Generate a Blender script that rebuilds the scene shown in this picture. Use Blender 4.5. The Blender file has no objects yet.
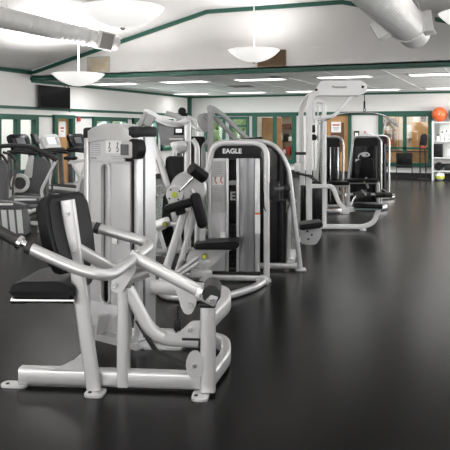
import bpy, bmesh, math, random
from mathutils import Vector, Matrix
random.seed(7)
C = bpy.context.scene.collection
S = bpy.context.scene
R = math.radians
PI = math.pi

# ------------------------------------------------------------------ camera, world, light, exposure
cam_d = bpy.data.cameras.new('camera'); cam = bpy.data.objects.new('camera', cam_d); C.objects.link(cam)
cam.location = (0, 0, 1.6); cam.rotation_euler = (R(90), 0, R(22.4))
cam_d.sensor_width = 36; cam_d.lens = 36 * 680 / 450; cam_d.shift_y = -95 / 450
cam_d.clip_start = .05; cam_d.clip_end = 300
S.camera = cam
S.view_settings.view_transform = 'Standard'; S.view_settings.look = 'None'
S.view_settings.gamma = 1; S.view_settings.use_curve_mapping = False
S.view_settings.exposure = 0.0
wd = bpy.data.worlds.new('daylight_sky'); S.world = wd; wd.use_nodes = True
wd.node_tree.nodes['Background'].inputs[0].default_value = (.90, .95, 1, 1)
wd.node_tree.nodes['Background'].inputs[1].default_value = 1.3


def area(name, loc, rot, sx, sy, power, col=(1, 1, 1)):
    d = bpy.data.lights.new(name, 'AREA'); d.shape = 'RECTANGLE'; d.size = sx; d.size_y = sy
    d.energy = power; d.color = col
    o = bpy.data.objects.new(name, d); C.objects.link(o); o.location = loc; o.rotation_euler = rot
    return o


# added fill light, set at an unseen opening in the wall behind the camera
area('window_daylight', (-4.6, -5.85, 1.9), (R(112), 0, 0), 9, 2.2, 380, (1, .98, .95))
# lamp added to light right-facing sides, at windows assumed in the near right-hand wall
area('near_right_daylight', (1.64, 6.0, 1.9), (0, R(105), 0), 1.8, 8.0, 70, (1, .985, .96))
# fill light added to brighten the flat-ceilinged end, at an unseen right-hand opening
area('right_window_daylight', (3.45, 18.4, 1.55), (0, R(112), 0), 1.7, 7.5, 720, (1, .985, .96))
# daylight entering by the garden windows of the left wall
area('left_window_daylight', (-11.3, 19.3, 1.45), (0, R(-105), 0), 1.1, 5.4, 240, (.97, 1, 1))
# fill lamps added under the ceilings of the rooms beyond the glazed walls
area('next_room_daylight', (-4.8, 25.2, 2.75), (0, 0, 0), 6, 2.5, 130, (1, .95, .88))
area('side_room_daylight', (-13.0, 13.8, 2.75), (0, 0, 0), 3, 4.0, 150, (1, .98, .95))


# ------------------------------------------------------------------ materials
def mat(name, col, rough=.5, metal=0., noise=0., scale=20., bump=0., emit=None, es=0., coat=0., spec=.5):
    m = bpy.data.materials.new(name); m.use_nodes = True
    nt = m.node_tree; b = nt.nodes['Principled BSDF']
    b.inputs['Base Color'].default_value = (*col, 1); b.inputs['Roughness'].default_value = rough
    b.inputs['Metallic'].default_value = metal; b.inputs['Coat Weight'].default_value = coat
    b.inputs['Specular IOR Level'].default_value = spec
    tc = nt.nodes.new('ShaderNodeTexCoord'); n = nt.nodes.new('ShaderNodeTexNoise')
    n.inputs['Scale'].default_value = scale; n.inputs['Detail'].default_value = 4
    nt.links.new(tc.outputs['Object'], n.inputs['Vector'])
    mx = nt.nodes.new('ShaderNodeMix'); mx.data_type = 'RGBA'
    k = noise if noise else .03
    mx.inputs[6].default_value = (*[c * (1 - k) for c in col], 1)
    mx.inputs[7].default_value = (*[min(1, c * (1 + k)) for c in col], 1)
    nt.links.new(n.outputs['Fac'], mx.inputs[0]); nt.links.new(mx.outputs[2], b.inputs['Base Color'])
    if bump:
        bp = nt.nodes.new('ShaderNodeBump'); bp.inputs['Strength'].default_value = bump; bp.inputs['Distance'].default_value = .01
        nt.links.new(n.outputs['Fac'], bp.inputs['Height']); nt.links.new(bp.outputs['Normal'], b.inputs['Normal'])
    if emit:
        b.inputs['Emission Color'].default_value = (*emit, 1); b.inputs['Emission Strength'].default_value = es
    return m


def floor_mat():
    m = mat('rubber_floor', (.0030, .0028, .0028), .23, spec=.05, noise=.25, scale=3)
    nt = m.node_tree; b = nt.nodes['Principled BSDF']
    b.inputs['Sheen Weight'].default_value = .025; b.inputs['Sheen Roughness'].default_value = .35; b.inputs['Sheen Tint'].default_value = (1, .95, .93, 1)
    mx = [n for n in nt.nodes if n.type == 'MIX'][0]
    tc = [n for n in nt.nodes if n.type == 'TEX_COORD'][0]
    sp = nt.nodes.new('ShaderNodeTexNoise'); sp.inputs['Scale'].default_value = 160; sp.inputs['Detail'].default_value = 2
    nt.links.new(tc.outputs['Object'], sp.inputs['Vector'])
    cr = nt.nodes.new('ShaderNodeValToRGB'); cr.color_ramp.elements[0].position = .35; cr.color_ramp.elements[1].position = .72
    cr.color_ramp.elements[0].color = (.75, .75, .75, 1); cr.color_ramp.elements[1].color = (1.35, 1.32, 1.3, 1)
    nt.links.new(sp.outputs['Fac'], cr.inputs['Fac'])
    br = nt.nodes.new('ShaderNodeTexBrick'); br.offset = 0
    br.inputs['Scale'].default_value = 1; br.inputs['Brick Width'].default_value = 1.22; br.inputs['Row Height'].default_value = 1.22
    br.inputs['Mortar Size'].default_value = .004; br.inputs['Mortar Smooth'].default_value = .6
    br.inputs['Color1'].default_value = (1, 1, 1, 1); br.inputs['Color2'].default_value = (.9, .9, .9, 1); br.inputs['Mortar'].default_value = (.55, .55, .55, 1)
    nt.links.new(tc.outputs['Object'], br.inputs['Vector'])
    a = nt.nodes.new('ShaderNodeMix'); a.data_type = 'RGBA'; a.blend_type = 'MULTIPLY'; a.inputs[0].default_value = 1
    c = nt.nodes.new('ShaderNodeMix'); c.data_type = 'RGBA'; c.blend_type = 'MULTIPLY'; c.inputs[0].default_value = 1
    nt.links.new(mx.outputs[2], a.inputs[6]); nt.links.new(cr.outputs['Color'], a.inputs[7])
    nt.links.new(a.outputs[2], c.inputs[6]); nt.links.new(br.outputs['Color'], c.inputs[7])
    nt.links.new(c.outputs[2], b.inputs['Base Color'])
    bp = nt.nodes.new('ShaderNodeBump'); bp.inputs['Strength'].default_value = .15; bp.inputs['Distance'].default_value = .003
    nt.links.new(sp.outputs['Fac'], bp.inputs['Height']); nt.links.new(bp.outputs['Normal'], b.inputs['Normal'])
    return m


def glass_mat():
    m = bpy.data.materials.new('window_glass'); m.use_nodes = True; nt = m.node_tree
    nt.nodes.remove(nt.nodes['Principled BSDF'])
    t = nt.nodes.new('ShaderNodeBsdfTransparent'); g = nt.nodes.new('ShaderNodeBsdfGlossy'); g.inputs['Roughness'].default_value = .02
    t.inputs[0].default_value = (.93, .96, .95, 1)
    lw = nt.nodes.new('ShaderNodeLayerWeight'); lw.inputs['Blend'].default_value = .5
    pw = nt.nodes.new('ShaderNodeMath'); pw.operation = 'POWER'; pw.inputs[1].default_value = 4
    f = nt.nodes.new('ShaderNodeMath'); f.operation = 'MULTIPLY_ADD'; f.inputs[1].default_value = .6; f.inputs[2].default_value = .03
    nt.links.new(lw.outputs['Facing'], pw.inputs[0]); nt.links.new(pw.outputs[0], f.inputs[0])
    x = nt.nodes.new('ShaderNodeMixShader')
    nt.links.new(f.outputs[0], x.inputs[0]); nt.links.new(t.outputs[0], x.inputs[1]); nt.links.new(g.outputs[0], x.inputs[2])
    nt.links.new(x.outputs[0], nt.nodes['Material Output'].inputs['Surface'])
    return m


M = {}
M['floor'] = floor_mat()
M['wall'] = mat('white_painted_wall', (.74, .725, .71), .8, noise=.02, scale=2)
M['ceil'] = mat('white_vaulted_ceiling', (.80, .785, .775), .85, noise=.02, scale=1.5)
M['tile'] = mat('grey_ceiling_tile', (.80, .80, .79), .9, noise=.05, scale=60)
M['green'] = mat('green_painted_trim', (.009, .078, .052), .45, noise=.08, scale=6)
M['silver'] = mat('silver_powder_coat', (.66, .658, .66), .36, .55, noise=.04, scale=30, coat=.2)
M['panel'] = mat('pale_grey_shroud', (.60, .60, .61), .42, .15, noise=.03, scale=8)
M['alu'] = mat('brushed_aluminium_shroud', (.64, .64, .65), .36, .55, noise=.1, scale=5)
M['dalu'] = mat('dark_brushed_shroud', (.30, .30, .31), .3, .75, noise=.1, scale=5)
M['white'] = mat('white_powder_coat', (.92, .915, .91), .38, 0, noise=.03, scale=20, coat=.2)
M['chrome'] = mat('chrome_rod', (.75, .75, .75), .18, 1)
M['black'] = mat('black_vinyl', (.010, .010, .011), .45, 0, spec=.14, noise=.2, scale=60, bump=.08)
M['charcoal'] = mat('charcoal_plastic', (.015, .015, .016), .45, spec=.18, noise=.12, scale=25)
M['gloss'] = mat('gloss_black_shroud', (.007, .007, .008), .25, noise=.1, scale=5, spec=.3)
M['rubber'] = mat('black_rubber_grip', (.018, .018, .018), .6, noise=.2, scale=80, bump=.1)
M['grey'] = mat('mid_grey_plastic', (.10, .10, .105), .5, noise=.08, scale=15)
M['mgrey'] = mat('steel_grey_paint', (.27, .27, .275), .45, noise=.06, scale=15)
M['lgrey'] = mat('light_grey_plastic', (.45, .45, .45), .5, noise=.05, scale=15)
M['paper'] = mat('white_paper', (.85, .85, .84), .7)
M['ink'] = mat('grey_ink', (.25, .25, .26), .6)
M['redink'] = mat('red_ink', (.55, .09, .06), .5)
M['yellow'] = mat('yellow_green_knob', (.50, .56, .05), .4)
M['logo'] = mat('white_lettering', (.95, .95, .95), .5)
M['wood'] = mat('warm_wood', (.50, .27, .11), .5, noise=.25, scale=4)
M['dwood'] = mat('dark_brown_wood', (.13, .055, .028), .5, noise=.25, scale=5)
M['tan'] = mat('tan_wall', (.62, .52, .40), .8, noise=.04, scale=3)
M['orange'] = mat('orange_vinyl', (.72, .13, .04), .32, noise=.05, scale=10)
M['teal'] = mat('grey_green_vinyl', (.12, .19, .18), .35, noise=.05, scale=10)
M['red'] = mat('red_paint', (.42, .03, .025), .5)
M['screen'] = mat('dark_screen', (.004, .004, .005), .25, spec=.08)
M['lit'] = mat('lit_console_screen', (.6, .6, .6), .3, emit=(.95, .95, 1), es=.55)
M['bowl'] = mat('frosted_glass_bowl', (.9, .89, .87), .5, emit=(1, .985, .96), es=.7)
M['troffer'] = mat('troffer_lens', (.95, .95, .95), .5, emit=(1, .99, .97), es=3.2)
M['duct'] = mat('painted_metal_duct', (.76, .75, .74), .5, .0, noise=.03, scale=8)
M['grille'] = mat('grille_metal', (.30, .285, .265), .6, noise=.25, scale=70)
M['vent'] = mat('stained_return_grille', (.60, .52, .40), .7, noise=.35, scale=6)
M['brown'] = mat('brown_grille', (.20, .135, .08), .7, noise=.3, scale=8)
M['leaf'] = mat('green_foliage', (.46, .56, .30), .8, noise=.45, scale=6)
M['bark'] = mat('brown_bark', (.12, .08, .05), .9)
M['lawn'] = mat('lawn', (.20, .30, .10), .9, noise=.3, scale=3)
M['glass'] = glass_mat()
M['base'] = mat('black_baseboard', (.015, .015, .016), .5)
M['pale'] = mat('pale_painted_metal', (.68, .70, .70), .4)


# ------------------------------------------------------------------ mesh helpers
def new(): return bmesh.new()


def xf(bm, verts, loc=(0, 0, 0), rot=None):
    mt = Matrix.Translation(loc)
    if rot is not None:
        from mathutils import Euler
        mt = mt @ Euler(rot).to_matrix().to_4x4()
    bmesh.ops.transform(bm, matrix=mt, verts=verts)


def box(bm, c, s, bev=0., rot=None, seg=2):
    v = bmesh.ops.create_cube(bm, size=1)['verts']
    bmesh.ops.scale(bm, vec=s, verts=v)
    if bev:
        es = list({e for q in v for e in q.link_edges})
        r = bmesh.ops.bevel(bm, geom=es, offset=min(bev, min(s) * .49), segments=seg, profile=.5, affect='EDGES')
        v = list({q for f in r['faces'] for q in f.verts} | {q for q in v if q.is_valid})
    xf(bm, v, c, rot)
    return bm


def fillet(pts, fil, n=6):
    P = [Vector(p) for p in pts]; out = [P[0]]
    for i in range(1, len(P) - 1):
        a, b, c = P[i - 1], P[i], P[i + 1]
        f = fil[i - 1] if isinstance(fil, (list, tuple)) else fil
        u = (a - b); w = (c - b)
        d = min(f, u.length * .49, w.length * .49)
        if d < 1e-4 or u.angle(w) > PI - .02:
            out.append(b); continue
        p, q = b + u.normalized() * d, b + w.normalized() * d
        for k in range(n + 1):
            t = k / n
            out.append((1 - t) ** 2 * p + 2 * t * (1 - t) * b + t * t * q)
    out.append(P[-1]); return out


def circ(r, n=14): return [(r * math.cos(2 * PI * i / n), r * math.sin(2 * PI * i / n)) for i in range(n)]


def rrect(w, h, r=None, n=3):
    r = min(w, h) * .25 if r is None else r
    o = []
    for cx, cy, a0 in ((w / 2 - r, h / 2 - r, 0), (-w / 2 + r, h / 2 - r, 90), (-w / 2 + r, -h / 2 + r, 180), (w / 2 - r, -h / 2 + r, 270)):
        for k in range(n + 1):
            a = R(a0 + 90 * k / n); o.append((cx + r * math.cos(a), cy + r * math.sin(a)))
    return o


def tube(bm, pts, prof, fil=.05, up=(0, 1, 0), n=6):
    """Sweep a profile (radius or list of 2-D points; the profile's first axis lies along `up`) along a filleted path."""
    if not isinstance(prof, list): prof = circ(prof)
    P = fillet(pts, fil, n); rings = []
    u = Vector(up)
    for i, p in enumerate(P):
        t = (P[min(i + 1, len(P) - 1)] - P[max(i - 1, 0)]).normalized()
        u2 = u - t * u.dot(t)
        if u2.length < .05:
            u2 = t.orthogonal()
        u2.normalize(); u = u2
        v = t.cross(u2)
        # widen at mitred corners is skipped: fillets keep the section true
        rings.append([bm.verts.new(p + u2 * a + v * b) for a, b in prof])
    k = len(prof)
    for i in range(len(rings) - 1):
        for j in range(k):
            bm.faces.new((rings[i][j], rings[i][(j + 1) % k], rings[i + 1][(j + 1) % k], rings[i + 1][j]))
    bm.faces.new(list(reversed(rings[0]))); bm.faces.new(rings[-1])
    return bm


def cyl(bm, a, b, r, n=20): return tube(bm, [a, b], circ(r, n), 0, up=(.31, .87, .2))


def prism(bm, outl, lo, hi, plane='xz', bev=0.):
    """Extrude a 2-D outline between lo and hi along the plane's normal axis."""
    def p3(a, b, d):
        return {'xz': (a, d, b), 'xy': (a, b, d), 'yz': (d, a, b)}[plane]
    A = [bm.verts.new(p3(a, b, lo)) for a, b in outl]; B = [bm.verts.new(p3(a, b, hi)) for a, b in outl]
    n = len(outl)
    fs = [bm.faces.new(A), bm.faces.new(list(reversed(B)))]
    for i in range(n):
        fs.append(bm.faces.new((A[(i + 1) % n], A[i], B[i], B[(i + 1) % n])))
    if bev:
        es = list({e for f in fs[:2] for e in f.edges})
        bmesh.ops.bevel(bm, geom=es, offset=bev, segments=2, profile=.5, affect='EDGES')
    return bm


def rounded(outl, r, n=4):
    m = len(outl); o = []
    for i in range(m):
        a, b, c = Vector(outl[i - 1]), Vector(outl[i]), Vector(outl[(i + 1) % m])
        u, w = a - b, c - b
        f = r[i] if isinstance(r, (list, tuple)) else r
        d = min(f, u.length * .48, w.length * .48)
        if d < 1e-4: o.append(tuple(b)); continue
        p, q = b + u.normalized() * d, b + w.normalized() * d
        for k in range(n + 1):
            t = k / n; o.append(tuple((1 - t) ** 2 * p + 2 * t * (1 - t) * b + t * t * q))
    return o


def lathe(bm, prof, n=40, loc=(0, 0, 0), axis='z'):
    rings = []
    for r, z in prof:
        ring = []
        for i in range(n):
            a = 2 * PI * i / n; x, y = r * math.cos(a), r * math.sin(a)
            p = {'z': (x, y, z), 'y': (x, z, y), 'x': (z, x, y)}[axis]
            ring.append(bm.verts.new(Vector(p) + Vector(loc)))
        rings.append(ring)
    for i in range(len(rings) - 1):
        for j in range(n):
            bm.faces.new((rings[i][j], rings[i][(j + 1) % n], rings[i + 1][(j + 1) % n], rings[i + 1][j]))
    return bm


def ball(bm, c, r, u=24, v=16, sc=(1, 1, 1)):
    q = bmesh.ops.create_uvsphere(bm, u_segments=u, v_segments=v, radius=r)['verts']
    bmesh.ops.scale(bm, vec=sc, verts=q); xf(bm, q, c); return bm


def cushion(bm, s, loc, rot=None, r=.03):
    """Upholstered pad: a soft-edged block, domed a little."""
    v0 = set(bm.verts)
    box(bm, (0, 0, 0), s, r, seg=4)
    v = [q for q in bm.verts if q not in v0]
    xf(bm, v, loc, rot); return bm


def obj(name, bm, m, parent=None, label=None, sharp=35):
    bmesh.ops.recalc_face_normals(bm, faces=bm.faces)
    for f in bm.faces: f.smooth = True
    me = bpy.data.meshes.new(name); bm.to_mesh(me); bm.free()
    me.set_sharp_from_angle(angle=R(sharp))
    me.materials.append(M[m] if isinstance(m, str) else m)
    o = bpy.data.objects.new(name, me); C.objects.link(o)
    if parent: o.parent = parent
    if label: o['label'] = label
    return o


def thing(name, label, cat, loc=(0, 0, 0), rz=0, group=None):
    o = bpy.data.objects.new(name, None); C.objects.link(o); o.empty_display_size = .1
    o.location = loc; o.rotation_euler = (0, 0, R(rz)); o['label'] = label; o['category'] = cat
    if group: o['group'] = group
    return o


def tag(o, label, cat, group=None, kind=None):
    o['label'] = label; o['category'] = cat
    if group: o['group'] = group
    if kind: o['kind'] = kind
    return o


def struct(name, bm, m, parent=None):
    o = obj(name, bm, m, parent)
    if not parent: o['kind'] = 'structure'
    return o


def sroot(name, loc=(0, 0, 0)):
    o = bpy.data.objects.new(name, None); C.objects.link(o); o.location = loc; o['kind'] = 'structure'; return o


def text(name, body, size, m, parent, loc, rot, extr=.002, shear=0.):
    cu = bpy.data.curves.new(name + '_curve', 'FONT'); cu.body = body; cu.size = size; cu.extrude = extr; cu.shear = shear
    cu.align_x = 'CENTER'; cu.align_y = 'CENTER'; cu.offset = size * .03
    t = bpy.data.objects.new(name + '_curve', cu); C.objects.link(t)
    bpy.context.view_layer.update()
    me = bpy.data.meshes.new_from_object(t.evaluated_get(bpy.context.evaluated_depsgraph_get()))
    C.objects.unlink(t); bpy.data.objects.remove(t); bpy.data.curves.remove(cu)
    me.materials.clear(); me.materials.append(M[m])
    o = bpy.data.objects.new(name, me); C.objects.link(o); o.parent = parent; o.location = loc; o.rotation_euler = rot
    return o


# ------------------------------------------------------------------ room
XL, XR, YB, YG, YF, ZC = -10.9, 1.7, -6.0, 13.8, 22.9, 2.85
XF = 3.5


def slab(name, x0, x1, y0, y1, z0, z1, m, parent=None):
    bm = new(); box(bm, ((x0 + x1) / 2, (y0 + y1) / 2, (z0 + z1) / 2), (x1 - x0, y1 - y0, z1 - z0)); return struct(name, bm, m, parent)


slab('floor', XL - .1, XF, YB, YF + .1, -.1, 0, 'floor')


def holed(name, axis, d0, d1, a0, a1, z0, z1, holes, m='wall'):
    """A wall of thickness d0..d1 spanning a0..a1, with holes (a, b, zlo, zhi)."""
    bm = new(); cuts = sorted({a0, a1} | {h[0] for h in holes} | {h[1] for h in holes})
    for a, b in zip(cuts, cuts[1:]):
        hs = [h for h in holes if h[0] <= a + 1e-6 and h[1] >= b - 1e-6]
        zs = [(z0, z1)]
        if hs: zs = [(z0, hs[0][2]), (hs[0][3], z1)]
        for lo, hi in zs:
            if hi - lo < .005: continue
            c = ((a + b) / 2, (d0 + d1) / 2, (lo + hi) / 2); s = (b - a, d1 - d0, hi - lo)
            if axis == 'y': c = (c[1], c[0], c[2]); s = (s[1], s[0], s[2])
            box(bm, c, s)
    return struct(name, bm, m)


far_holes = [(-10.25, -9.42, .80, 2.05), (-9.25, -8.50, .80, 2.05), (-8.33, -6.78, .45, 2.17), (-5.76, -4.86, 0, 2.15), (-3.88, -2.20, .42, 2.13)]
left_holes = [(12.55, 13.95, .55, 1.92), (14.68, 15.50, 0, 1.94), (16.50, 18.30, .9, 1.94), (18.75, 20.3, .9, 1.94), (20.7, 22.3, .9, 1.94)]
holed('wall_far', 'x', YF, YF + .15, XL - .1, XF, 0, ZC, far_holes)
holed('wall_left', 'y', XL - .15, XL, YB, YF + .15, 0, 3.05, left_holes)
holed('wall_right', 'y', XR, XR + .12, YB, YG, 0, 3.05, [(2.0, 10.0, .95, 2.85)])
holed('wall_right', 'y', XF, XF + .12, YG, YF + .15, 0, ZC, [(14.6, 22.2, .65, 2.45)])
holed('wall_back', 'x', YB - .12, YB, XL, XR, 0, 3.05, [(-9.2, 0, .8, 3.0)])

# gable above the beam, the beam, the vaulted ceiling and the flat tiled ceiling beyond
AP0, AP1, ZA, ZE = -6.12, -3.08, 4.26, 3.05
gab = [(XL, ZC), (XR, ZC), (XR, ZE), (AP1, ZA), (AP0, ZA), (XL, ZE)]
bm = new(); prism(bm, gab, YG, YG + .15); struct('wall_gable', bm, 'wall')
bm = new(); prism(bm, [(XL - .2, ZE - .03), (XL - .2, ZE + .1), (AP0, ZA + .12), (AP1, ZA + .12), (XR + .2, ZE + .1), (XR + .2, ZE - .03), (AP1, ZA), (AP0, ZA)], YB - .2, YG)
struct('ceiling', bm, 'ceil')
slab('ceiling_flat', XL, XF, YG, YF, ZC, ZC + .1, 'tile')
# suspended tile grid
bm = new()
for i in range(1, 6): box(bm, ((XL + XF) / 2, YG + .15 + i * 1.5, ZC - .002), (XF - XL, .022, .008))
for i in range(1, 12): box(bm, (XL + i * 1.22, (YG + YF) / 2, ZC - .002), (.022, YF - YG - .2, .008))
struct('trim_1', bm, 'tile')
bm = new(); box(bm, ((XL + XR) / 2, YG - .02, 2.87), (XR - XL, .05, .085)); box(bm, ((XL + XR) / 2, YG + .07, 2.84), (XR - XL, .18, .02)); struct('trim_2', bm, 'green')
bm = new()
for a, b in (((XL, ZE), (AP0, ZA)), ((AP0, ZA), (AP1, ZA)), ((AP1, ZA), (XR, ZE))):
    d = (Vector(b) - Vector(a)).normalized(); nrm = Vector((d.y, -d.x)) if d.x > 0 else d
    o_ = [a, b, (b[0] + nrm.x * .085, b[1] + nrm.y * .085), (a[0] + nrm.x * .085, a[1] + nrm.y * .085)]
    prism(bm, o_, YG - .05, YG + .0)
struct('trim_3', bm, 'green')
slab('trim_4', XL, XL + .04, YB, YG, 2.98, 3.07, 'green')                 # eave line on the left wall
slab('trim_5', XL, XL + .03, 8.0, YF, 2.11, 2.18, 'green')                # head rail on the left wall
slab('trim_10', XL, XL + .025, 8.0, YF, 1.93, 1.98, 'green')
slab('trim_6', XL, XL + .04, YG, YF, 2.78, 2.85, 'green')
slab('trim_7', XL, XF, YF - .04, YF, 2.78, 2.85, 'green')
slab('trim_8', XL, XL + .12, YF - .12, YF, 0, 2.85, 'green')              # corner post
slab('trim_9', -10.3, -2.2, YF - .03, YF, 2.10, 2.22, 'green')            # head rail on the far wall
slab('trim_11', -2.2, XF, YF - .03, YF, .42, .52, 'green')
slab('baseboard_far', XL, XF, YF - .03, YF, 0, .2, 'base')
slab('baseboard_left', XL, XL + .03, YB, YF, 0, .12, 'base')


def window_far(n, x0, x1, z0, z1, mull=(), bar=None, w=.12):
    r = sroot('window_%d' % n); bm = new(); y = YF - .01
    for xx in (x0 + w / 2, x1 - w / 2): box(bm, (xx, y, (z0 + z1) / 2), (w, .14, z1 - z0))
    for xx in mull: box(bm, (xx, y, (z0 + z1) / 2), (w * .8, .12, z1 - z0))
    for zz in (z0 + w / 2, z1 - w / 2): box(bm, ((x0 + x1) / 2, y, zz), (x1 - x0, .138, w))
    if bar: box(bm, ((x0 + x1) / 2, y, bar), (x1 - x0, .12, .07))
    struct('window_frame', bm, 'green', r)
    bm = new(); box(bm, ((x0 + x1) / 2, YF + .02, (z0 + z1) / 2), (x1 - x0 - .1, .008, z1 - z0 - .1)); struct('pane', bm, 'glass', r)
    return r


def window_left(n, y0, y1, z0, z1, mull=(), w=.13):
    r = sroot('window_%d' % n); bm = new(); x = XL + .01
    for yy in (y0 + w / 2, y1 - w / 2): box(bm, (x, yy, (z0 + z1) / 2), (.14, w, z1 - z0))
    for yy in mull: box(bm, (x, yy, (z0 + z1) / 2), (.12, w, z1 - z0))
    for zz in (z0 + w / 2, z1 - w / 2): box(bm, (x, (y0 + y1) / 2, zz), (.138, y1 - y0, w))
    struct('window_frame', bm, 'green', r)
    bm = new(); box(bm, (XL - .03, (y0 + y1) / 2, (z0 + z1) / 2), (.008, y1 - y0 - .1, z1 - z0 - .1)); struct('pane', bm, 'glass', r)
    return r


window_far(1, -10.25, -9.42, .8, 2.08, w=.09)
window_far(2, -9.25, -8.50, .8, 2.08, bar=1.75, w=.09)
window_far(3, -8.36, -6.74, .42, 2.22, (-7.53,), w=.15)
window_far(4, -3.90, -2.18, .40, 2.17, (-3.05,), 1.0, w=.13)
window_left(5, 12.5, 14.0, .5, 1.98, (13.25,))
window_left(6, 16.48, 18.35, .88, 1.98, (17.4,))
window_left(7, 18.72, 20.35, .88, 1.98)
window_left(8, 20.65, 22.35, .88, 1.98, (21.5,))
# doors
r = sroot('door_1'); bm = new()
for xx in (-5.76, -4.86): box(bm, (xx, YF - .01, 1.1), (.11, .14, 2.2))
box(bm, (-5.31, YF - .01, 2.16), (1.0, .14, .11)); struct('door_frame', bm, 'green', r)
bm = new(); box(bm, (-5.31, YF + .05, 1.05), (.80, .05, 2.10)); struct('door_leaf', bm, 'wood', r)
bm = new(); box(bm, (-5.30, YF + .02, 1.35), (.46, .02, 1.0)); struct('pane', bm, 'dwood', r)
r = sroot('door_2'); bm = new()
for yy in (14.72, 15.5): box(bm, (XL + .01, yy, 1.0), (.14, .12, 2.0))
box(bm, (XL + .01, 15.1, 1.95), (.138, .9, .10)); struct('door_frame', bm, 'green', r)
bm = new(); box(bm, (XL - .1, 15.18, .95), (.05, .55, 1.9)); struct('door_leaf', bm, 'wood', r)

# rooms and garden beyond the glazing
slab('floor_next_room', -8.45, 0, YF + .15, 27, -.1, 0, 'lgrey')
slab('wall_next_room', -8.45, 0, 27, 27.1, 0, 2.85, 'tan')
slab('wall_next_room', -8.55, -8.45, YF + .15, 27.1, 0, 2.85, 'wall')
slab('wall_next_room', 0, .1, YF + .15, 27.1, 0, 2.85, 'tan')
slab('ceiling_next_room', -8.55, .1, YF + .15, 27.1, 2.85, 2.95, 'tile')
slab('floor_side_room', -15.0, XL - .15, 11, 16.4, -.1, 0, 'lgrey')
slab('wall_side_room', -15.1, -15.0, 11, 16.4, 0, 2.85, 'wall')
slab('wall_side_room', -15.1, XL - .15, 16.3, 16.4, 0, 2.85, 'wall')
slab('wall_side_room', -15.1, XL - .15, 10.9, 11.0, 0, 2.85, 'wall')
slab('ceiling_side_room', -15.1, XL - .15, 10.9, 16.4, 2.85, 2.95, 'tile')
slab('ground', -60, 20, 10.5, 70, -.25, -.15, 'lawn')


def tree(loc, h, rad, label):
    t = thing('garden_tree', label, 'tree', loc, 0, 'trees outside the windows')
    bm = new(); tube(bm, [(0, 0, 0), (.05, 0, h * .4), (0, .05, h * .7)], .09, .2); obj('trunk', bm, 'bark', t)
    bm = new()
    for i in range(60):
        a, e = random.uniform(0, 2 * PI), random.uniform(-1, 1)
        q = Vector((math.cos(a) * math.sqrt(1 - e * e), math.sin(a) * math.sqrt(1 - e * e), e)) * rad * random.uniform(.5, 1)
        s0 = set(bm.verts)
        bmesh.ops.create_icosphere(bm, subdivisions=1, radius=random.uniform(.2, .42) * rad)
        v = [x for x in bm.verts if x not in s0]
        for x in v: x.co *= random.uniform(.8, 1.2)
        xf(bm, v, (q.x, q.y, q.z * 1.1 + h * .62))
    obj('crown', bm, 'leaf', t)
    return t


tree((-11.6, 28.5, -.15), 3.4, 1.3, 'light green tree outside the far-wall window nearest the corner post')
tree((-15.8, 22.0, -.15), 3.6, 1.4, 'light green tree outside the left-wall windows near the corner')
tree((-14.6, 26.5, -.15), 3.2, 1.3, 'light green tree outside at the building corner between both window walls')

# ------------------------------------------------------------------ lights hanging and set in the ceiling
def pendant(x, y, zr, ztop, label, D=1.05, power=18):
    t = thing('pendant_bowl_light', label, 'ceiling light', (x, y, zr), 0, 'bowl pendants under the vaulted ceiling')
    prof = []
    for k in range(15):
        a = k / 14 * R(50); Rr = D / 2 / math.sin(R(50))
        prof.append((max(Rr * math.sin(a), .001), Rr * (math.cos(R(50)) - math.cos(a))))
    inner = [(max(p[0] - .012, .001), p[1] + .015) for p in prof]
    bm = new(); lathe(bm, prof + [(D / 2 - .012, .004)] + list(reversed(inner))[1:], 48); obj('glass_bowl', bm, 'bowl', t)
    bot = prof[0][1]
    bm = new(); cyl(bm, (0, 0, bot + .02), (0, 0, ztop - zr), .012, 10); obj('stem', bm, 'white', t)
    bm = new(); lathe(bm, [(.001, bot - .035), (.02, bot - .03), (.035, bot - .01), (.03, bot + .006), (.001, bot + .01)], 20); obj('finial', bm, 'lgrey', t)
    bm = new(); lathe(bm, [(.001, ztop - zr - .05), (.06, ztop - zr - .045), (.075, ztop - zr), (.001, ztop - zr)], 20); obj('canopy', bm, 'white', t)
    d = bpy.data.lights.new('bowl_lamp', 'AREA'); d.shape = 'DISK'; d.size = .85; d.energy = power; d.color = (1, .985, .965); d.spread = R(149)
    l = bpy.data.objects.new('bowl_lamp', d); C.objects.link(l); l.parent = t; l.location = (0, 0, -.02); l.rotation_euler = (PI, 0, 0)
    return t


def zceil(x): return min(ZA, ZE + (x - XL) * (ZA - ZE) / (AP0 - XL), ZE + (XR - x) * (ZA - ZE) / (XR - AP1))


pendant(-4.42, 7.37, 3.125, zceil(-4.42), 'large white bowl pendant light nearest the camera, beside the left duct')
pendant(-4.68, 12.89, 3.21, zceil(-4.68), 'white bowl pendant light hanging before the brown grille on the gable wall')
pendant(-7.95, 11.54, 2.73, zceil(-7.95), 'white bowl pendant light hanging low above the television', power=150)
pendant(-.25, 8.85, 3.03, zceil(-.25), 'white bowl pendant light right of the wide duct, cut by the frame edge')
for (x, y) in ((-7.95, 7.0), (-.2, 3.0), (-4.5, 1.0), (-8, -2.5), (-.2, -2.5)):  # unseen bowls added to give the room more light from above
    pendant(x, y, 3.0, zceil(x), 'white bowl pendant light out of frame near the camera', 1.05, 125)

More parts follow.
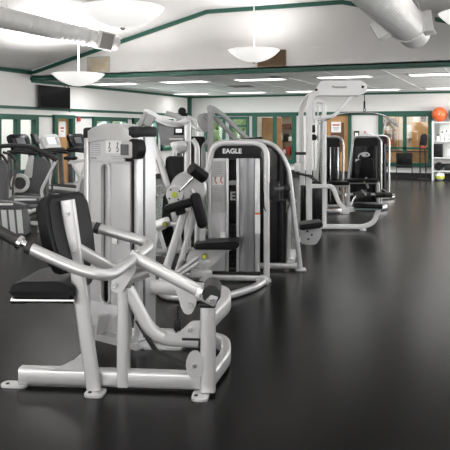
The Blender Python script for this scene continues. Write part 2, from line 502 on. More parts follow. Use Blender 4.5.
tr_lab = {(-9.75, 0): 'recessed ceiling light panel of the front row nearest the left wall',
          (-7.65, 0): 'recessed ceiling light panel of the front row above the corner post',
          (-5.6, 0): 'recessed ceiling light panel of the front row under the brown grille',
          (-3.5, 0): 'recessed ceiling light panel of the front row above the white cable boom',
          (-1.4, 0): 'recessed ceiling light panel of the front row under the wide duct',
          (-10.0, 1): 'recessed ceiling light panel of the back row by the corner post',
          (-7.95, 1): 'recessed ceiling light panel of the back row second from the corner post',
          (-5.95, 1): 'recessed ceiling light panel of the back row behind the boom arch',
          (-3.6, 1): 'recessed ceiling light panel of the back row right of the lat cable',
          (-1.6, 1): 'recessed ceiling light panel of the back row above the exercise balls'}
for (x, row), lab in tr_lab.items():
    y = 15.8 if row == 0 else 21.2
    t = thing('troffer_light', lab, 'ceiling light', (x, y, ZC), 0, 'recessed light panels in the flat ceiling')
    bm = new()
    for sx, sy, cx, cy in ((1.2, .03, 0, .29), (1.2, .03, 0, -.29), (.03, .61, .6, 0), (.03, .61, -.6, 0)): box(bm, (cx, cy, -.008), (sx, sy, .02))
    obj('frame', bm, 'white', t)
    bm = new(); box(bm, (0, 0, -.006), (1.17, .55, .012)); obj('diffuser', bm, 'troffer', t)
    d = bpy.data.lights.new('panel_lamp', 'AREA'); d.shape = 'RECTANGLE'; d.size = 1.15; d.size_y = .52; d.energy = 8 if x < -9.9 else 25; d.spread = R(170)
    l = bpy.data.objects.new('panel_lamp', d); C.objects.link(l); l.parent = t; l.location = (0, 0, -.02)
for k, (x, y) in enumerate(((-6.9, 18.0), (-4.85, 15.2))):
    t = thing('ceiling_vent', ['dark slotted air vent in the flat ceiling between light rows', 'pale round air vent in the flat ceiling near the beam'][k], 'vent', (x, y, ZC))
    bm = new()
    if k == 0:
        for i in range(5): box(bm, (0, -.2 + i * .1, -.012), (.6, .05, .02), rot=(R(25), 0, 0))
    else:
        lathe(bm, [(.001, -.03), (.12, -.03), (.14, -.015), (.22, -.02), (.26, 0)], 24)
    obj('louvre', bm, 'grille' if k == 0 else 'lgrey', t)
    bm = new()
    if k == 0:
        for sx, sy, cx, cy in ((.7, .03, 0, .26), (.7, .03, 0, -.26), (.03, .55, .34, 0), (.03, .55, -.34, 0)): box(bm, (cx, cy, -.008), (sx, sy, .02))
    else: lathe(bm, [(.26, 0), (.27, -.012), (.29, 0)], 24)
    obj('rim', bm, 'lgrey', t)


def duct(x, z, y0, y1, r, label, grilles):
    t = thing('ventilation_duct', label, 'duct', (x, 0, z))
    bm = new(); prof = []
    y = y0
    while y < y1 - .15:
        prof += [(r, y), (r, y + .1), (r + .006, y + .11), (r + .006, y + .125), (r, y + .135)]; y += .15
    prof += [(r, y1 - .08), (r * .97, y1 - .03), (r * .86, y1), (.001, y1)]
    lathe(bm, prof, 36, axis='y'); obj('pipe', bm, 'duct', t)
    bm = new(); lathe(bm, [(r, y1 - 1.16), (r + .022, y1 - 1.15), (r + .022, y1 - 1.09), (r, y1 - 1.08)], 36, axis='y'); obj('joint_band', bm, 'duct', t)
    for gy, ang, w, dp in grilles:
        g = new(); box(g, (r + dp / 2 - .03, 0, 0), (dp + .06, w, w * .72), .01)
        for v in g.verts: v.co = Matrix.Rotation(R(ang), 3, 'Y') @ v.co + Vector((0, gy, 0))
        b_ = obj('grille_box', g, 'duct', t)
        g = new()
        for i in range(9): box(g, (r + dp + .004, 0, -w * .27 + i * w * .0675), (.012, w * .84, w * .035))
        box(g, (r + dp, 0, 0), (.004, w * .86, w * .6))
        for v in g.verts: v.co = Matrix.Rotation(R(ang), 3, 'Y') @ v.co + Vector((0, gy, 0))
        obj('grille', g, 'grille', b_)
    for hy in [yy for yy in (y1 - .4, y1 - 3.4, y1 - 6.4)]:
        g = new(); tube(g, [(r * .7, hy, r * .6), (r * .2, hy, zceil(x) - z)], .008, 0); tube(g, [(-r * .7, hy, r * .6), (-r * .2, hy, zceil(x) - z)], .008, 0)
        obj('hanger', g, 'duct', t)
    return t


duct(-7.45, 3.40, -3, 12.1, .165, 'long round white duct crossing the upper left of the ceiling', [(11.5, 14, .50, .04)])
duct(-1.44, 3.27, -3, 12.1, .27, 'wide round white duct at the upper right with two boxed grilles', [(10.35, 150, .36, .15), (11.3, -8, .46, .12)])


def wall_grille(x0, x1, z0, z1, m, label):
    t = thing('wall_grille', label, 'vent', ((x0 + x1) / 2, YG, (z0 + z1) / 2)); w, h = x1 - x0, z1 - z0
    bm = new()
    for c, s in (((0, -.012, h / 2), (w, .025, .03)), ((0, -.012, -h / 2), (w, .025, .03)), ((w / 2, -.012, 0), (.03, .025, h)), ((-w / 2, -.012, 0), (.03, .025, h))): box(bm, c, s)
    obj('frame', bm, 'lgrey' if m == 'vent' else m, t)
    bm = new(); box(bm, (0, -.004, 0), (w, .006, h))
    for i in range(16): box(bm, (0, -.012, -h / 2 + h * (i + .5) / 16), (w, .012, h / 32), rot=(R(30), 0, 0))
    obj('louvre', bm, m, t)


wall_grille(-9.235, -8.63, 2.97, 3.33, 'vent', 'tan rectangular return air grille on the gable wall at left')
wall_grille(-4.92, -4.30, 2.96, 3.29, 'brown', 'brown rectangular air grille on the gable wall behind a bowl pendant')

# television on the left wall
t = thing('television', 'black flat television mounted high on the left wall', 'television', (XL, 14.62, 2.44))
bm = new(); box(bm, (.10, 0, 0), (.05, 1.30, .58), .01); obj('bezel', bm, 'charcoal', t)
bm = new(); box(bm, (.127, 0, .01), (.006, 1.25, .53)); obj('screen', bm, 'screen', t)
bm = new(); box(bm, (.04, 0, 0), (.08, .3, .3)); obj('wall_bracket', bm, 'charcoal', t)
bm = new(); tube(bm, [(.05, .5, .3), (.02, .62, .42), (.02, .76, .25), (.02, .70, -.1), (.02, .78, -.36)], .012, .08); obj('cable', bm, 'charcoal', t)
bm = new(); box(bm, (0, 0, 0), (.05, .13, .12), .005); o = obj('fire_alarm_box', bm, 'red', None); o.location = (XL + .026, 15.80, 1.90); tag(o, 'small red alarm box on the left wall below the green rail', 'alarm')
bm = new(); box(bm, (0, 0, 0), (.06, .16, .17), .005); o = obj('wall_box', bm, 'red', None); o.location = (XL + .032, 14.58, 1.03); tag(o, 'small red box low on the left wall beside the green door frame', 'wall box')
t = thing('paper_notice', 'white paper notice with red lines on the wooden door in left wall', 'sign', (XL - .07, 15.17, 1.62))
bm = new(); box(bm, (0, 0, 0), (.006, .30, .42)); obj('sheet', bm, 'paper', t)
bm = new(); box(bm, (.004, 0, .03), (.003, .16, .05)); box(bm, (.004, 0, -.05), (.003, .12, .03)); obj('print', bm, 'redink', t)
t = thing('door_notice', 'white notice with red and grey print on the far wooden door', 'sign', (-5.34, YF + .005, 1.70))
bm = new(); box(bm, (0, 0, 0), (.34, .006, .36)); obj('sheet', bm, 'paper', t)
bm = new(); box(bm, (0, -.004, .07), (.24, .003, .05)); obj('heading', bm, 'redink', t)
bm = new(); box(bm, (0, -.004, -.03), (.2, .003, .03)); box(bm, (0, -.004, -.1), (.16, .003, .02)); obj('print', bm, 'ink', t)
# fittings on the white pier right of the door
for x, z, w, h, nm, lab, ct in ((-4.63, 1.42, .17, .30, 'wall_timer', 'dark rimmed wall box on the white pier by the far door', 'wall box'), (-4.34, 1.52, .09, .12, 'light_switch', 'white switch plate with red dot on the white pier', 'switch'), (-4.16, 1.40, .16, .20, 'wall_intercom', 'white wall unit with grey screen on the white pier', 'wall unit')):
    t = thing(nm, lab, ct, (x, YF, z)); bm = new(); box(bm, (0, -.02, 0), (w, .04, h), .008); obj('housing', bm, 'charcoal' if nm == 'wall_timer' else 'pale', t)
    bm = new(); box(bm, (0, -.043, .01), (w * .66, .008, h * .5)); obj('faceplate', bm, 'paper' if nm == 'wall_timer' else ('redink' if nm == 'light_switch' else 'lgrey'), t)


# ------------------------------------------------------------------ weight-machine builders
def bolts(parent, pts, r=.012, ax='y', m='chrome', d=.01):
    for p in pts:
        q = list(p); e = list(p); bm = new()
        i = 'xyz'.index(ax); q[i] -= d; e[i] += .004
        cyl(bm, q, e, r, 10); o = obj('bolt', bm, m, parent)
    return o


def knob(parent, p, r=.028, ax=(0, -1, 0), m='yellow'):
    a = Vector(p); d = Vector(ax)
    bm = new(); cyl(bm, a, a + d * .03, r * .6, 14); cyl(bm, a + d * .03, a + d * .05, r, 18); k = obj('adjuster_knob', bm, 'charcoal', parent)
    bm = new(); cyl(bm, a + d * .05, a + d * .056, r * .82, 18); obj('knob_cap', bm, m, k)
    return k


def stack(parent, x, y, z0, n, w=.2, d=.1, h=.026):
    bm = new()
    for i in range(n): box(bm, (x, y, z0 + (i + .5) * h), (w, d, h * .82), .003)
    s_ = obj('weight_stack', bm, 'charcoal', parent)
    bm = new()
    for dx in (-w * .3, w * .3): cyl(bm, (x + dx, y, z0), (x + dx, y, z0 + 1.2), .009, 10)
    obj('guide_rod', bm, 'chrome', s_)
    bm = new(); cyl(bm, (x, y - d / 2 - .02, z0 + n * h * .55), (x, y - d / 2 + .01, z0 + n * h * .55), .02, 14); obj('selector_pin', bm, 'yellow', s_)
    return s_


# ------------------------------------------------------------------ 1. the dip machine in the foreground
D = thing('seated_dip_machine', 'silver seated dip machine in the foreground with pale grey weight tower', 'exercise machine', (-2.186, 3.66, 0), 17.4)
FR = rrect(.085, .105, .03)
bm = new()
tube(bm, [(-.66, 0, .065), (.53, 0, .065)], rrect(.085, .10, .018), 0)
obj('base_rail', bm, 'silver', D)
bm = new(); box(bm, (-.662, 0, .065), (.012, .07, .085), .02); obj('end_cap', bm, 'charcoal', D)
# lower and upper loops running back to the tower
bm = new(); tube(bm, [(.53, 0, .07), (.60, .42, .07), (.56, .80, .07), (.06, .86, .07)], rrect(.10, .07, .018), [.1, .2], up=(0, 0, 1)); obj('base_loop', bm, 'silver', D)
bm = new(); tube(bm, [(.53, .02, .425), (.60, .44, .425), (.56, .79, .425), (-.06, .90, .425)], rrect(.10, .07, .018), [.1, .2], up=(0, 0, 1)); obj('upper_loop', bm, 'silver', D)
# leaning seat post
bm = new(); tube(bm, [(-.165, -.085, .015), (-.334, -.078, 1.17)], rrect(.05, .085, .012), 0, up=(0, 1, 0)); obj('leaning_post', bm, 'silver', D)
bm = new(); tube(bm, [(-.305, -.04, .86), (-.345, -.04, 1.12)], rrect(.06, .04, .012), 0, up=(0, 1, 0)); pb = obj('back_pad_bracket', bm, 'silver', D)
bolts(pb, [(-.322, -.106, 1.09), (-.290, -.106, .87)], .012)
# gusset between rail and leaning post
bm = new(); prism(bm, [(-.46, .115), (-.17, .115), (-.175, .40)] + [(-.46 + .27 * math.sin(R(a)) * 1.0, .40 - .27 * math.cos(R(a)) * 1.0 - .0) for a in (80, 65, 50, 35, 20)], -.045, -.03); obj('gusset', bm, 'silver', D)
for n_, (x, y, sx, sy) in enumerate(((-.69, -.02, .17, .09), (-.15, -.11, .12, .13), (.49, -.10, .10, .15), (.10, .80, .3, .12))):
    bm = new(); prism(bm, rounded([(x - sx / 2, y - sy / 2), (x + sx / 2, y - sy / 2), (x + sx / 2, y + sy / 2), (x - sx / 2, y + sy / 2)], .04), 0, .014, 'xy'); f_ = obj('foot_plate', bm, 'silver', D)
    if n_ < 3: bolts(f_, [(x - sx * .25, y - sy * .1, .014)], .012, 'z', 'charcoal', .004)
# centre upright and diagonal
bm = new(); tube(bm, [(0, -.01, .02), (0, -.01, .63)], rrect(.075, .075, .014), 0); obj('centre_upright', bm, 'silver', D)
bm = new(); tube(bm, [(.025, -.005, .62), (.19, -.005, .31), (.50, -.005, .305)], rrect(.075, .07, .018), .14, n=8); obj('diagonal_brace', bm, 'silver', D)
bm = new(); prism(bm, rounded([(-.07, .62), (.0, .60), (.10, .76), (.05, .82), (-.03, .80)], .03), -.075, -.055); prism(bm, rounded([(-.07, .62), (.0, .60), (.10, .76), (.05, .82), (-.03, .80)], .03), .055, .075)
pv = obj('pivot_plate', bm, 'silver', D)
bolts(pv, [(-.04, -.085, .655), (.05, -.085, .77)], .016)
bm = new(); cyl(bm, (-.01, .0, .66), (.14, .05, .715), .036); obj('pivot_cylinder', bm, 'silver', D)
# right upright
bm = new(); tube(bm, [(.53, -.05, .02), (.53, -.05, .53)], rrect(.075, .09, .016), 0); obj('rear_upright', bm, 'silver', D)
bm = new(); box(bm, (.53, -.03, .545), (.10, .13, .03), .01); obj('upright_cap', bm, 'charcoal', D)
bm = new(); cyl(bm, (.555, -.10, .615), (.545, .08, .625), .056, 24); obj('bumper_roller', bm, 'rubber', D)
# lever arm
bm = new(); tube(bm, [(.04, 0, .825), (.50, -.03, .605)], rrect(.06, .075, .022), 0, up=(0, 1, 0)); lv = obj('lever_arm', bm, 'silver', D)
bm = new(); box(bm, (.525, -.085, .598), (.135, .03, .072), .01, (0, R(25), 0)); le = obj('lever_end_plate', bm, 'silver', lv)
bolts(le, [(.495, -.105, .610), (.56, -.105, .580)], .012)
bm = new(); prism(bm, rounded([(.30, .675), (.46, .59), (.455, .53), (.425, .475), (.385, .475), (.36, .52), (.345, .585)], .035), -.035, -.015); cp = obj('cam_plate', bm, 'silver', lv)
bolts(cp, [(.42, -.04, .53)], .018, m='lgrey')
# U-shaped dip handle
bm = new(); tube(bm, [(-.47, -.36, .925), (-.17, -.36, .80), (.0, -.35, .765), (.125, .31, .845), (-.26, .31, .945)], .034, [.2, .16, .12], up=(0, 0, 1), n=8); uh = obj('dip_handle', bm, 'silver', D)
for s_, z0, x0 in ((-1, .925, -.47), (1, .945, -.26)):
    y0 = -.36 if s_ < 0 else .31; zx = .30
    bm = new(); cyl(bm, (x0 + .02, y0, z0 - .006), (x0 - .012, y0, z0 + .004), .038); obj('black_collar', bm, 'rubber', uh)
    bm = new(); tube(bm, [(x0, y0, z0), (x0 - .025, y0, z0 + .025), (x0 - .045, y0, z0 + .024)], .019, .02); tube(bm, [(x0 - .043, y0, z0 + .024), (x0 - .062, y0, z0 + .034)], .040, 0)
    hs = obj('handle_stub', bm, 'chrome' if s_ < 0 else 'silver', uh)
    bm = new(); cyl(bm, (x0 - .06, y0, z0 + .033), (x0 - .30, y0, z0 + .158), .033); obj('hand_grip', bm, 'rubber', hs)
# cable guide, carabiner, pulley plates and belt
bm = new(); prism(bm, rounded([(.26, .33), (.50, .33), (.50, .45), (.43, .445), (.385, .40), (.35, .37), (.27, .365)], .02), -.075, -.06); p1 = obj('stop_plate', bm, 'silver', D)
bolts(p1, [(.425, -.08, .395)], .014); 
bm = new(); box(bm, (.43, -.078, .325 + .012), (.11, .006, .014)); obj('slot', bm, 'charcoal', p1)
bm = new(); prism(bm, [(.455 + .055 * math.cos(2 * PI * i / 20), .185 + .088 * math.sin(2 * PI * i / 20)) for i in range(20)], -.09, -.075); p2 = obj('pulley_plate', bm, 'silver', D)
bolts(p2, [(.455, -.095, .185)], .014)
bm = new(); tube(bm, [(.34, .0, .52), (.335, 0, .40), (.325, 0, .34)], .008, .02); box(bm, (.335, 0, .40), (.05, .03, .075), .01); obj('cable_clip', bm, 'charcoal', D)
bm = new(); tube(bm, [(.02, .3, .33), (.20, .0, .235), (.45, -.05, .15)], rrect(.035, .012, .004), .03, up=(0, 1, .2)); obj('drive_belt', bm, 'rubber', D)
bm = new(); tube(bm, [(.50, -.06, .58), (.475, -.06, .28)], rrect(.03, .01, .003), 0); obj('strap', bm, 'rubber', D)
# seat and back pad
bm = new(); prism(bm, rounded([(-.665, .59), (-.27, .59), (-.27, .65), (-.34, .692), (-.60, .686), (-.675, .65)], [.03, .02, .02, .04, .06, .03]), -.17, .26, bev=.025); obj('seat_pad', bm, 'black', D)
bm = new(); tube(bm, [(-.67, -.02, .562), (-.26, -.02, .567)], rrect(.09, .045, .015), 0, up=(0, 1, 0)); sf = obj('seat_support', bm, 'silver', D)
bm = new(); box(bm, (-.67, -.02, .562), (.03, .075, .036), .01); obj('end_cap', bm, 'charcoal', sf)
bm = new(); cyl(bm, (-.66, -.14, .565), (-.27, -.14, .572), .02); obj('seat_slide', bm, 'chrome', sf)
bm = new()
prof = rounded([(-.20, -.24), (.16, -.24), (.20, .0), (.20, .24), (-.22, .24), (-.24, 0)], .07, 6)   # (y, along)
prism(bm, [(a, b) for a, b in prof], -.035, .035, 'yz', bev=.022)
for v in bm.verts: v.co = Matrix.Rotation(R(-19), 3, 'Z') @ Matrix.Rotation(R(-14), 3, 'Y') @ v.co + Vector((-.345, -.005, .965))
bp_ = obj('back_pad', bm, 'black', D)
bm = new()
prism(bm, rounded([(-.175, -.215), (.135, -.215), (.172, .0), (.172, .215), (-.19, .215), (-.21, 0)], .06), .034, .042, 'yz')
for v in bm.verts: v.co = Matrix.Rotation(R(-19), 3, 'Z') @ Matrix.Rotation(R(-14), 3, 'Y') @ v.co + Vector((-.345, -.005, .965))
obj('pad_back_board', bm, 'charcoal', bp_)
bm = new(); tube(bm, [(-.28, -.06, .87), (-.04, -.01, .725)], rrect(.06, .07, .015), 0); obj('pad_strut', bm, 'silver', D)

# weight tower, turned against the frame
TA = R(-31.1); TM = Matrix.Translation((-.57, 1.025, 0)) @ Matrix.Rotation(TA, 4, 'Z')


def tw(name, bm, m, parent=None, label=None):
    bmesh.ops.transform(bm, matrix=TM, verts=bm.verts); return obj(name, bm, m, parent or D, label)


W_ = .575; TD = .215
bm = new(); box(bm, (.03, TD / 2, .82), (.055, TD, 1.54), .015); tw('tower_column', bm, 'silver')
bm = new(); box(bm, (W_ - .03, TD / 2 + .01, .82), (.055, TD - .02, 1.54), .018); tw('tower_column', bm, 'silver')
bm = new(); box(bm, (W_ - .003, TD * .36, .82), (.010, .022, 1.5), .003); tw('column_groove', bm, 'grey')
# front panel with a tall slot
sl0, sl1 = .195, .285
bm = new()
panel = [(.06, .06), (.485, .06), (.485, 1.36), (.06, 1.36)]
box(bm, ((.06 + sl0) / 2, .03, .82), (sl0 - .06, .025, 1.08), .004); box(bm, ((sl1 + .485) / 2, .03, .82), (.485 - sl1, .025, 1.08), .004)
box(bm, ((.06 + .485) / 2, .03, .18), (.425, .025, .21), .006); box(bm, ((.06 + .485) / 2, .03, 1.355), (.425, .025, .02), .004)
tw('front_panel', bm, 'panel')
bm = new()
zt, zb, cx, rr = 1.30, .33, (sl0 + sl1) / 2, (sl1 - sl0) / 2
path = [(cx - rr, .012, zb)] + [(cx - rr, .012, zb + .01), (cx - rr, .012, zt)] + [(cx - rr * math.cos(R(a)), .012, zt + rr * math.sin(R(a))) for a in range(20, 180, 20)] + [(cx + rr, .012, zt), (cx + rr, .012, zb)] + [(cx + rr * math.cos(R(a)), .012, zb - rr * math.sin(R(a))) for a in range(20, 180, 20)] + [(cx - rr, .012, zb)]
tube(bm, path, rrect(.03, .014, .004), 0); tw('slot_rim', bm, 'silver')
bm = new(); box(bm, (W_ / 2, .16, .82), (W_ - .1, .02, 1.45)); tw('back_panel', bm, 'panel')
bm = new(); box(bm, (cx - .008, .052, .98), (.07, .012, .72)); tw('slot_backing', bm, 'panel')
bm = new()
for i in range(16): box(bm, (cx, .085, .14 + i * .027), (.30, .06, .023), .003)
ws = tw('weight_stack', bm, 'charcoal')
bm = new(); cyl(bm, (cx, .085, .57), (cx, .085, 1.4), .008, 10); tw('lift_cable', bm, 'charcoal', ws)
bm = new(); cyl(bm, (cx + .005, .05, .50), (cx + .005, .02, .50), .014, 12); tw('selector_pin', bm, 'yellow', ws)
bm = new()
for i in range(12): box(bm, (cx + .012, .052, .16 + i * .027), (.03, .004, .012))
tw('weight_number_label', bm, 'paper', ws)
# arched cap, end caps
arch = [(.055, 1.50)] + [(.055 + (W_ - .11) * k / 12, 1.575 + .075 * math.sin(PI * (.08 + .84 * k / 12))) for k in range(13)] + [(W_ - .055, 1.50)] + [(W_ - .055 - (W_ - .11) * k / 12, 1.50 + .03 * math.sin(PI * k / 12)) for k in range(1, 12)]
bm = new(); prism(bm, arch, -.005, TD - .02, bev=.008); tw('arched_cap', bm, 'silver')
bm = new(); box(bm, (.03, TD / 2, 1.575), (.066, TD + .01, .09), .02); tw('column_cap', bm, 'charcoal')
bm = new(); box(bm, (W_ - .045, TD / 2, 1.585), (.10, TD + .015, .085), .022); tw('column_cap', bm, 'charcoal')
# placards
bm = new(); prism(bm, rounded([(.065, 1.365), (.44, 1.365), (.44, 1.535), (.065, 1.535)], .01), .012, .022); pl = tw('placard', bm, 'panel')
bm = new()
random.seed(3)
for k in range(6):
    box(bm, (.13 + .0, .010, 1.49 - k * .016), (.11 + random.uniform(-.02, .01), .002, .004))
box(bm, (.11, .010, 1.385), (.06, .002, .010)); box(bm, (.36, .010, 1.40), (.12, .002, .004)); box(bm, (.36, .010, 1.385), (.10, .002, .004))
tw('printed_lines', bm, 'ink', pl)
bm = new(); box(bm, (.33, .009, 1.475), (.17, .004, .10)); ic = tw('instruction_card', bm, 'paper', pl)
bm = new()
for dx in (-.042, .042):
    ball(bm, (.33 + dx, .005, 1.50), .008, 8, 6)
    tube(bm, [(.33 + dx, .005, 1.492), (.327 + dx, .005, 1.47), (.34 + dx, .005, 1.455), (.33 + dx, .005, 1.435)], .004, 0); tube(bm, [(.33 + dx, .005, 1.485), (.315 + dx, .005, 1.46)], .003, 0); tube(bm, [(.315 + dx, .005, 1.44), (.34 + dx, .005, 1.45)], .003, 0)
tw('exercise_figure', bm, 'ink', ic)
bm = new(); box(bm, (.49, .0, 1.455), (.13, .05, .13), .02); cn = tw('counter_display', bm, 'lgrey')
bm = new(); box(bm, (.475, -.027, 1.455), (.08, .004, .08), .0); tw('display_window', bm, 'grey', cn)
bm = new(); cyl(bm, (.545, -.02, 1.46), (.56, .05, 1.46), .075, 24); tw('round_housing', bm, 'charcoal')
bm = new(); box(bm, (.50, .06, .80), (.02, .03, 1.2)); tw('side_slot', bm, 'charcoal')
bm = new(); prism(bm, rounded([(-.02, -.02), (W_ + .01, -.02), (W_ + .03, TD + .03), (-.02, TD + .05)], .02), 0, .05, 'xy'); tw('tower_base', bm, 'silver')
bm = new(); tube(bm, [(.25, -.06, .08), (.28, -.06, .22)], rrect(.1, .03, .01), 0); cyl(bm, (.42, -.05, .17), (.42, .0, .17), .06); tw('low_pulley', bm, 'silver')
bm = new(); box(bm, (.345, -.001, .80), (.05, .003, .10)); wl = tw('warning_label', bm, 'paper')
bm = new(); box(bm, (.345, -.004, .84), (.05, .002, .018)); tw('red_band', bm, 'redink', wl)


# ------------------------------------------------------------------ selectorised tower shared by several machines
def arch_frame(t, xl, xr, H, lean, prof=(.075, .05), m='silver', y=0., name='frame_arch'):
    bm = new()
    tube(bm, [(xl - lean, y, .02), (xl - lean * .12, y, H * .82), (xl, y, H), (xr, y, H), (xr, y, .02)], rrect(*prof, .018), [.3, .16, .16], up=(0, 1, 0), n=7)
    f = obj(name, bm, m, t)
    bm = new()
    for x in (xl - lean, xr): box(bm, (x, y, .012), (prof[1] + .03, prof[0] + .05, .024), .008)
    obj('foot_plate', bm, m, f)
    return f


# 2. silver machine with the EAGLE header
E_ = thing('weight_machine', 'silver weight machine with EAGLE header, black seat and roller pads', 'exercise machine', (-2.675, 6.685, 0), 20)
arch_frame(E_, -.20, .365, 1.465, .40, (.075, .065))
bm = new(); prism(bm, rounded([(-.25, 1.285), (.305, 1.285), (.305, 1.435), (-.17, 1.435)], [.005, .005, .01, .09]), .0, .33, bev=.006); hp = obj('header_panel', bm, 'charcoal', E_)
bm = new(); box(bm, (0.0, -.004, 1.375), (.19, .006, .055), .002); lg = obj('logo_plate', bm, 'charcoal', hp)
text('eagle_lettering', 'EAGLE', .070, 'logo', hp, (0.0, -.010, 1.375), (R(90), 0, 0))
bm = new(); prism(bm, rounded([(-.235, 1.30), (-.145, 1.30), (-.135, 1.42), (-.17, 1.43), (-.225, 1.38)], .02), -.012, .0); obj('header_hatch', bm, 'gloss', hp)


def curved_panel(x0, x1, z0, z1, bow, y=0.):
    b = new(); o_ = [(x0, y + .02)] + [(x0 + (x1 - x0) * k / 8, y - bow * math.sin(PI * k / 8)) for k in range(9)] + [(x1, y + .02)]
    prism(b, o_, z0, z1, 'xy'); return b


lp = obj('left_shroud', curved_panel(-.225, -.065, .10, 1.30, .012), 'alu', E_)
rp = obj('right_shroud', curved_panel(.07, .245, .10, 1.30, .025), 'dalu', E_)
for a, b in ((-.255, -.222), (-.068, -.035), (.045, .075), (.242, .295)):
    bm = new(); box(bm, ((a + b) / 2, .0, .70), (b - a, .05, 1.2), .012); obj('shroud_edge_column', bm, 'silver', E_)
bm = new(); box(bm, (.02, .30, .75), (.56, .02, 1.2)); bk = obj('rear_shroud', bm, 'gloss', E_)
stack(E_, .005, .14, .12, 18)
bm = new()
ball(bm, (.0, .27, 1.02), .045, 14, 8, (1.2, .1, .6)); tube(bm, [(-.05, .27, 1.0), (.02, .27, 1.04), (.06, .27, 1.01)], .012, .02)
obj('bird_emblem', bm, 'logo', bk)
text('shroud_letter', 'E', .13, 'logo', bk, (.0, .28, .87), (R(90), 0, 0))
bm = new(); box(bm, (.02, .10, .075), (.56, .28, .065), .012); obj('base_bumper', bm, 'charcoal', E_)
bm = new(); tube(bm, [(-.55, -.02, .055), (.36, -.02, .04)], rrect(.08, .06, .015), 0, up=(0, 1, 0)); tube(bm, [(-.25, -.25, .09), (-.25, 0, .09)], rrect(.09, .09, .015), 0, up=(0, 0, 1)); tube(bm, [(-.42, -.20, .12), (-.20, -.20, .12)], rrect(.07, .09, .015), 0); obj('base_beam', bm, 'silver', E_)
bm = new(); tube(bm, [(.345, -.10, .035), (.25, -.42, .035), (-.05, -.86, .035), (-.60, -.88, .035), (-.75, -.4, .035), (-.62, -.02, .035)], rrect(.06, .07, .02), [.25, .25, .2, .2], up=(0, 0, 1)); obj('base_curve', bm, 'silver', E_)
bm = new(); box(bm, (.32, -.12, .03), (.13, .10, .06), .01); obj('base_joint', bm, 'silver', E_)
# placard
bm = new(); box(bm, (-.145, -.016, 1.0), (.145, .005, .55)); pc = obj('placard', bm, 'lgrey', lp)
bm = new()
for k in range(13): box(bm, (-.15, -.0205, 1.25 - k * .022 if k < 6 else 1.03 - (k - 6) * .022 - .05), (.10 - (k % 3) * .015, .003, .005))
obj('printed_lines', bm, 'ink', pc)
bm = new(); box(bm, (-.145, -.020, 1.06), (.125, .004, .085)); ic = obj('instruction_card', bm, 'paper', pc)
bm = new()
for dx in (-.03, .03): tube(bm, [(-.145 + dx, -.024, 1.09), (-.15 + dx, -.024, 1.06), (-.13 + dx, -.024, 1.045), (-.135 + dx, -.024, 1.03)], .005, 0); ball(bm, (-.143 + dx, -.024, 1.094), .009, 8, 6)
obj('exercise_figure', bm, 'redink', ic)
bm = new(); box(bm, (-.095, -.03, .47), (.055, .01, .10)); obj('hang_tag', bm, 'paper', E_)
bm = new(); box(bm, (.27, -.027, .62), (.055, .004, .22)); wl = obj('warning_label', bm, 'paper', E_)
bm = new(); box(bm, (.27, -.030, .72), (.055, .003, .02)); obj('orange_band', bm, 'orange', wl)
# seat
bm = new(); prism(bm, rounded([(-.375, .40), (.05, .40), (.085, .44), (.09, .49), (.04, .485), (-.30, .465), (-.375, .45)], [.03, .02, .03, .02, .06, .04, .03]), -.40, -.12, bev=.02); obj('seat_pad', bm, 'black', E_)
bm = new(); prism(bm, rounded([(-.38, .385), (.04, .395), (-.06, .36), (-.13, .27), (-.22, .20), (-.40, .19), (-.46, .26), (-.44, .34)], .03), -.30, -.22, bev=.006); sp_ = obj('seat_plate', bm, 'silver', E_)
knob(sp_, (-.27, -.30, .325), .026)
bm = new(); box(bm, (-.24, -.302, .265), (.05, .004, .018)); obj('sticker', bm, 'paper', sp_)
bm = new(); tube(bm, [(-.30, -.20, .05), (-.30, -.20, .60)], rrect(.06, .06, .012), 0); obj('seat_post', bm, 'silver', E_)
for dz in (0, -.06):
    bm = new(); tube(bm, [(-.62, -.36, .10 + dz * .6), (-.33, -.28, .31 + dz)], .022, 0); obj('link_bar', bm, 'silver', E_)
# roller arm
bm = new(); tube(bm, [(-.46, -.35, .80), (-.70, -.35, .05)], rrect(.06, .085, .015), 0, up=(0, 1, 0)); obj('leaning_post', bm, 'silver', E_)
bm = new(); tube(bm, [(-.36, -.30, .84), (-.50, -.30, .28)], rrect(.05, .06, .015), 0, up=(0, 1, 0)); obj('post_strut', bm, 'silver', E_)
bm = new(); lathe(bm, [(.001, -.03), (.17, -.03), (.185, -.015), (.185, .015), (.17, .03), (.001, .03)], 40, (-.43, -.33, 1.0), 'y'); dk = obj('cam_disc', bm, 'silver', E_)
bm = new(); lathe(bm, [(.001, -.03), (.085, -.03), (.09, -.015), (.09, .02), (.001, .02)], 28, (-.565, -.37, .95), 'y'); hb = obj('pivot_hub', bm, 'silver', dk)
bolts(hb, [(-.565 + .062 * math.cos(a), -.40, .95 + .062 * math.sin(a)) for a in (.6, 2.2, 3.8, 5.4)], .009, m='charcoal')
bm = new(); cyl(bm, (-.565, -.40, .95), (-.565, -.415, .95), .03, 20); obj('hub_cap', bm, 'yellow', hb)
bm = new(); tube(bm, [(-.50, -.40, 1.00), (-.33, -.43, 1.17)], .013, 0); obj('roller_arm', bm, 'chrome', dk)
bm = new(); cyl(bm, (-.385, -.52, 1.225), (-.265, -.42, 1.125), .062, 26); obj('roller_pad', bm, 'black', E_)
bm = new(); cushion(bm, (.30, .16, .085), (-.52, -.45, .845), (0, R(-17), 0), .038); obj('chest_pad', bm, 'black', E_)
bm = new(); box(bm, (-.50, -.42, .785), (.10, .06, .06), .01, (0, R(-17), 0)); obj('pad_bracket', bm, 'charcoal', E_)
bm = new(); cushion(bm, (.105, .13, .36), (-.315, -.46, .80), (0, R(-15), 0), .045); obj('thigh_pad', bm, 'black', E_)
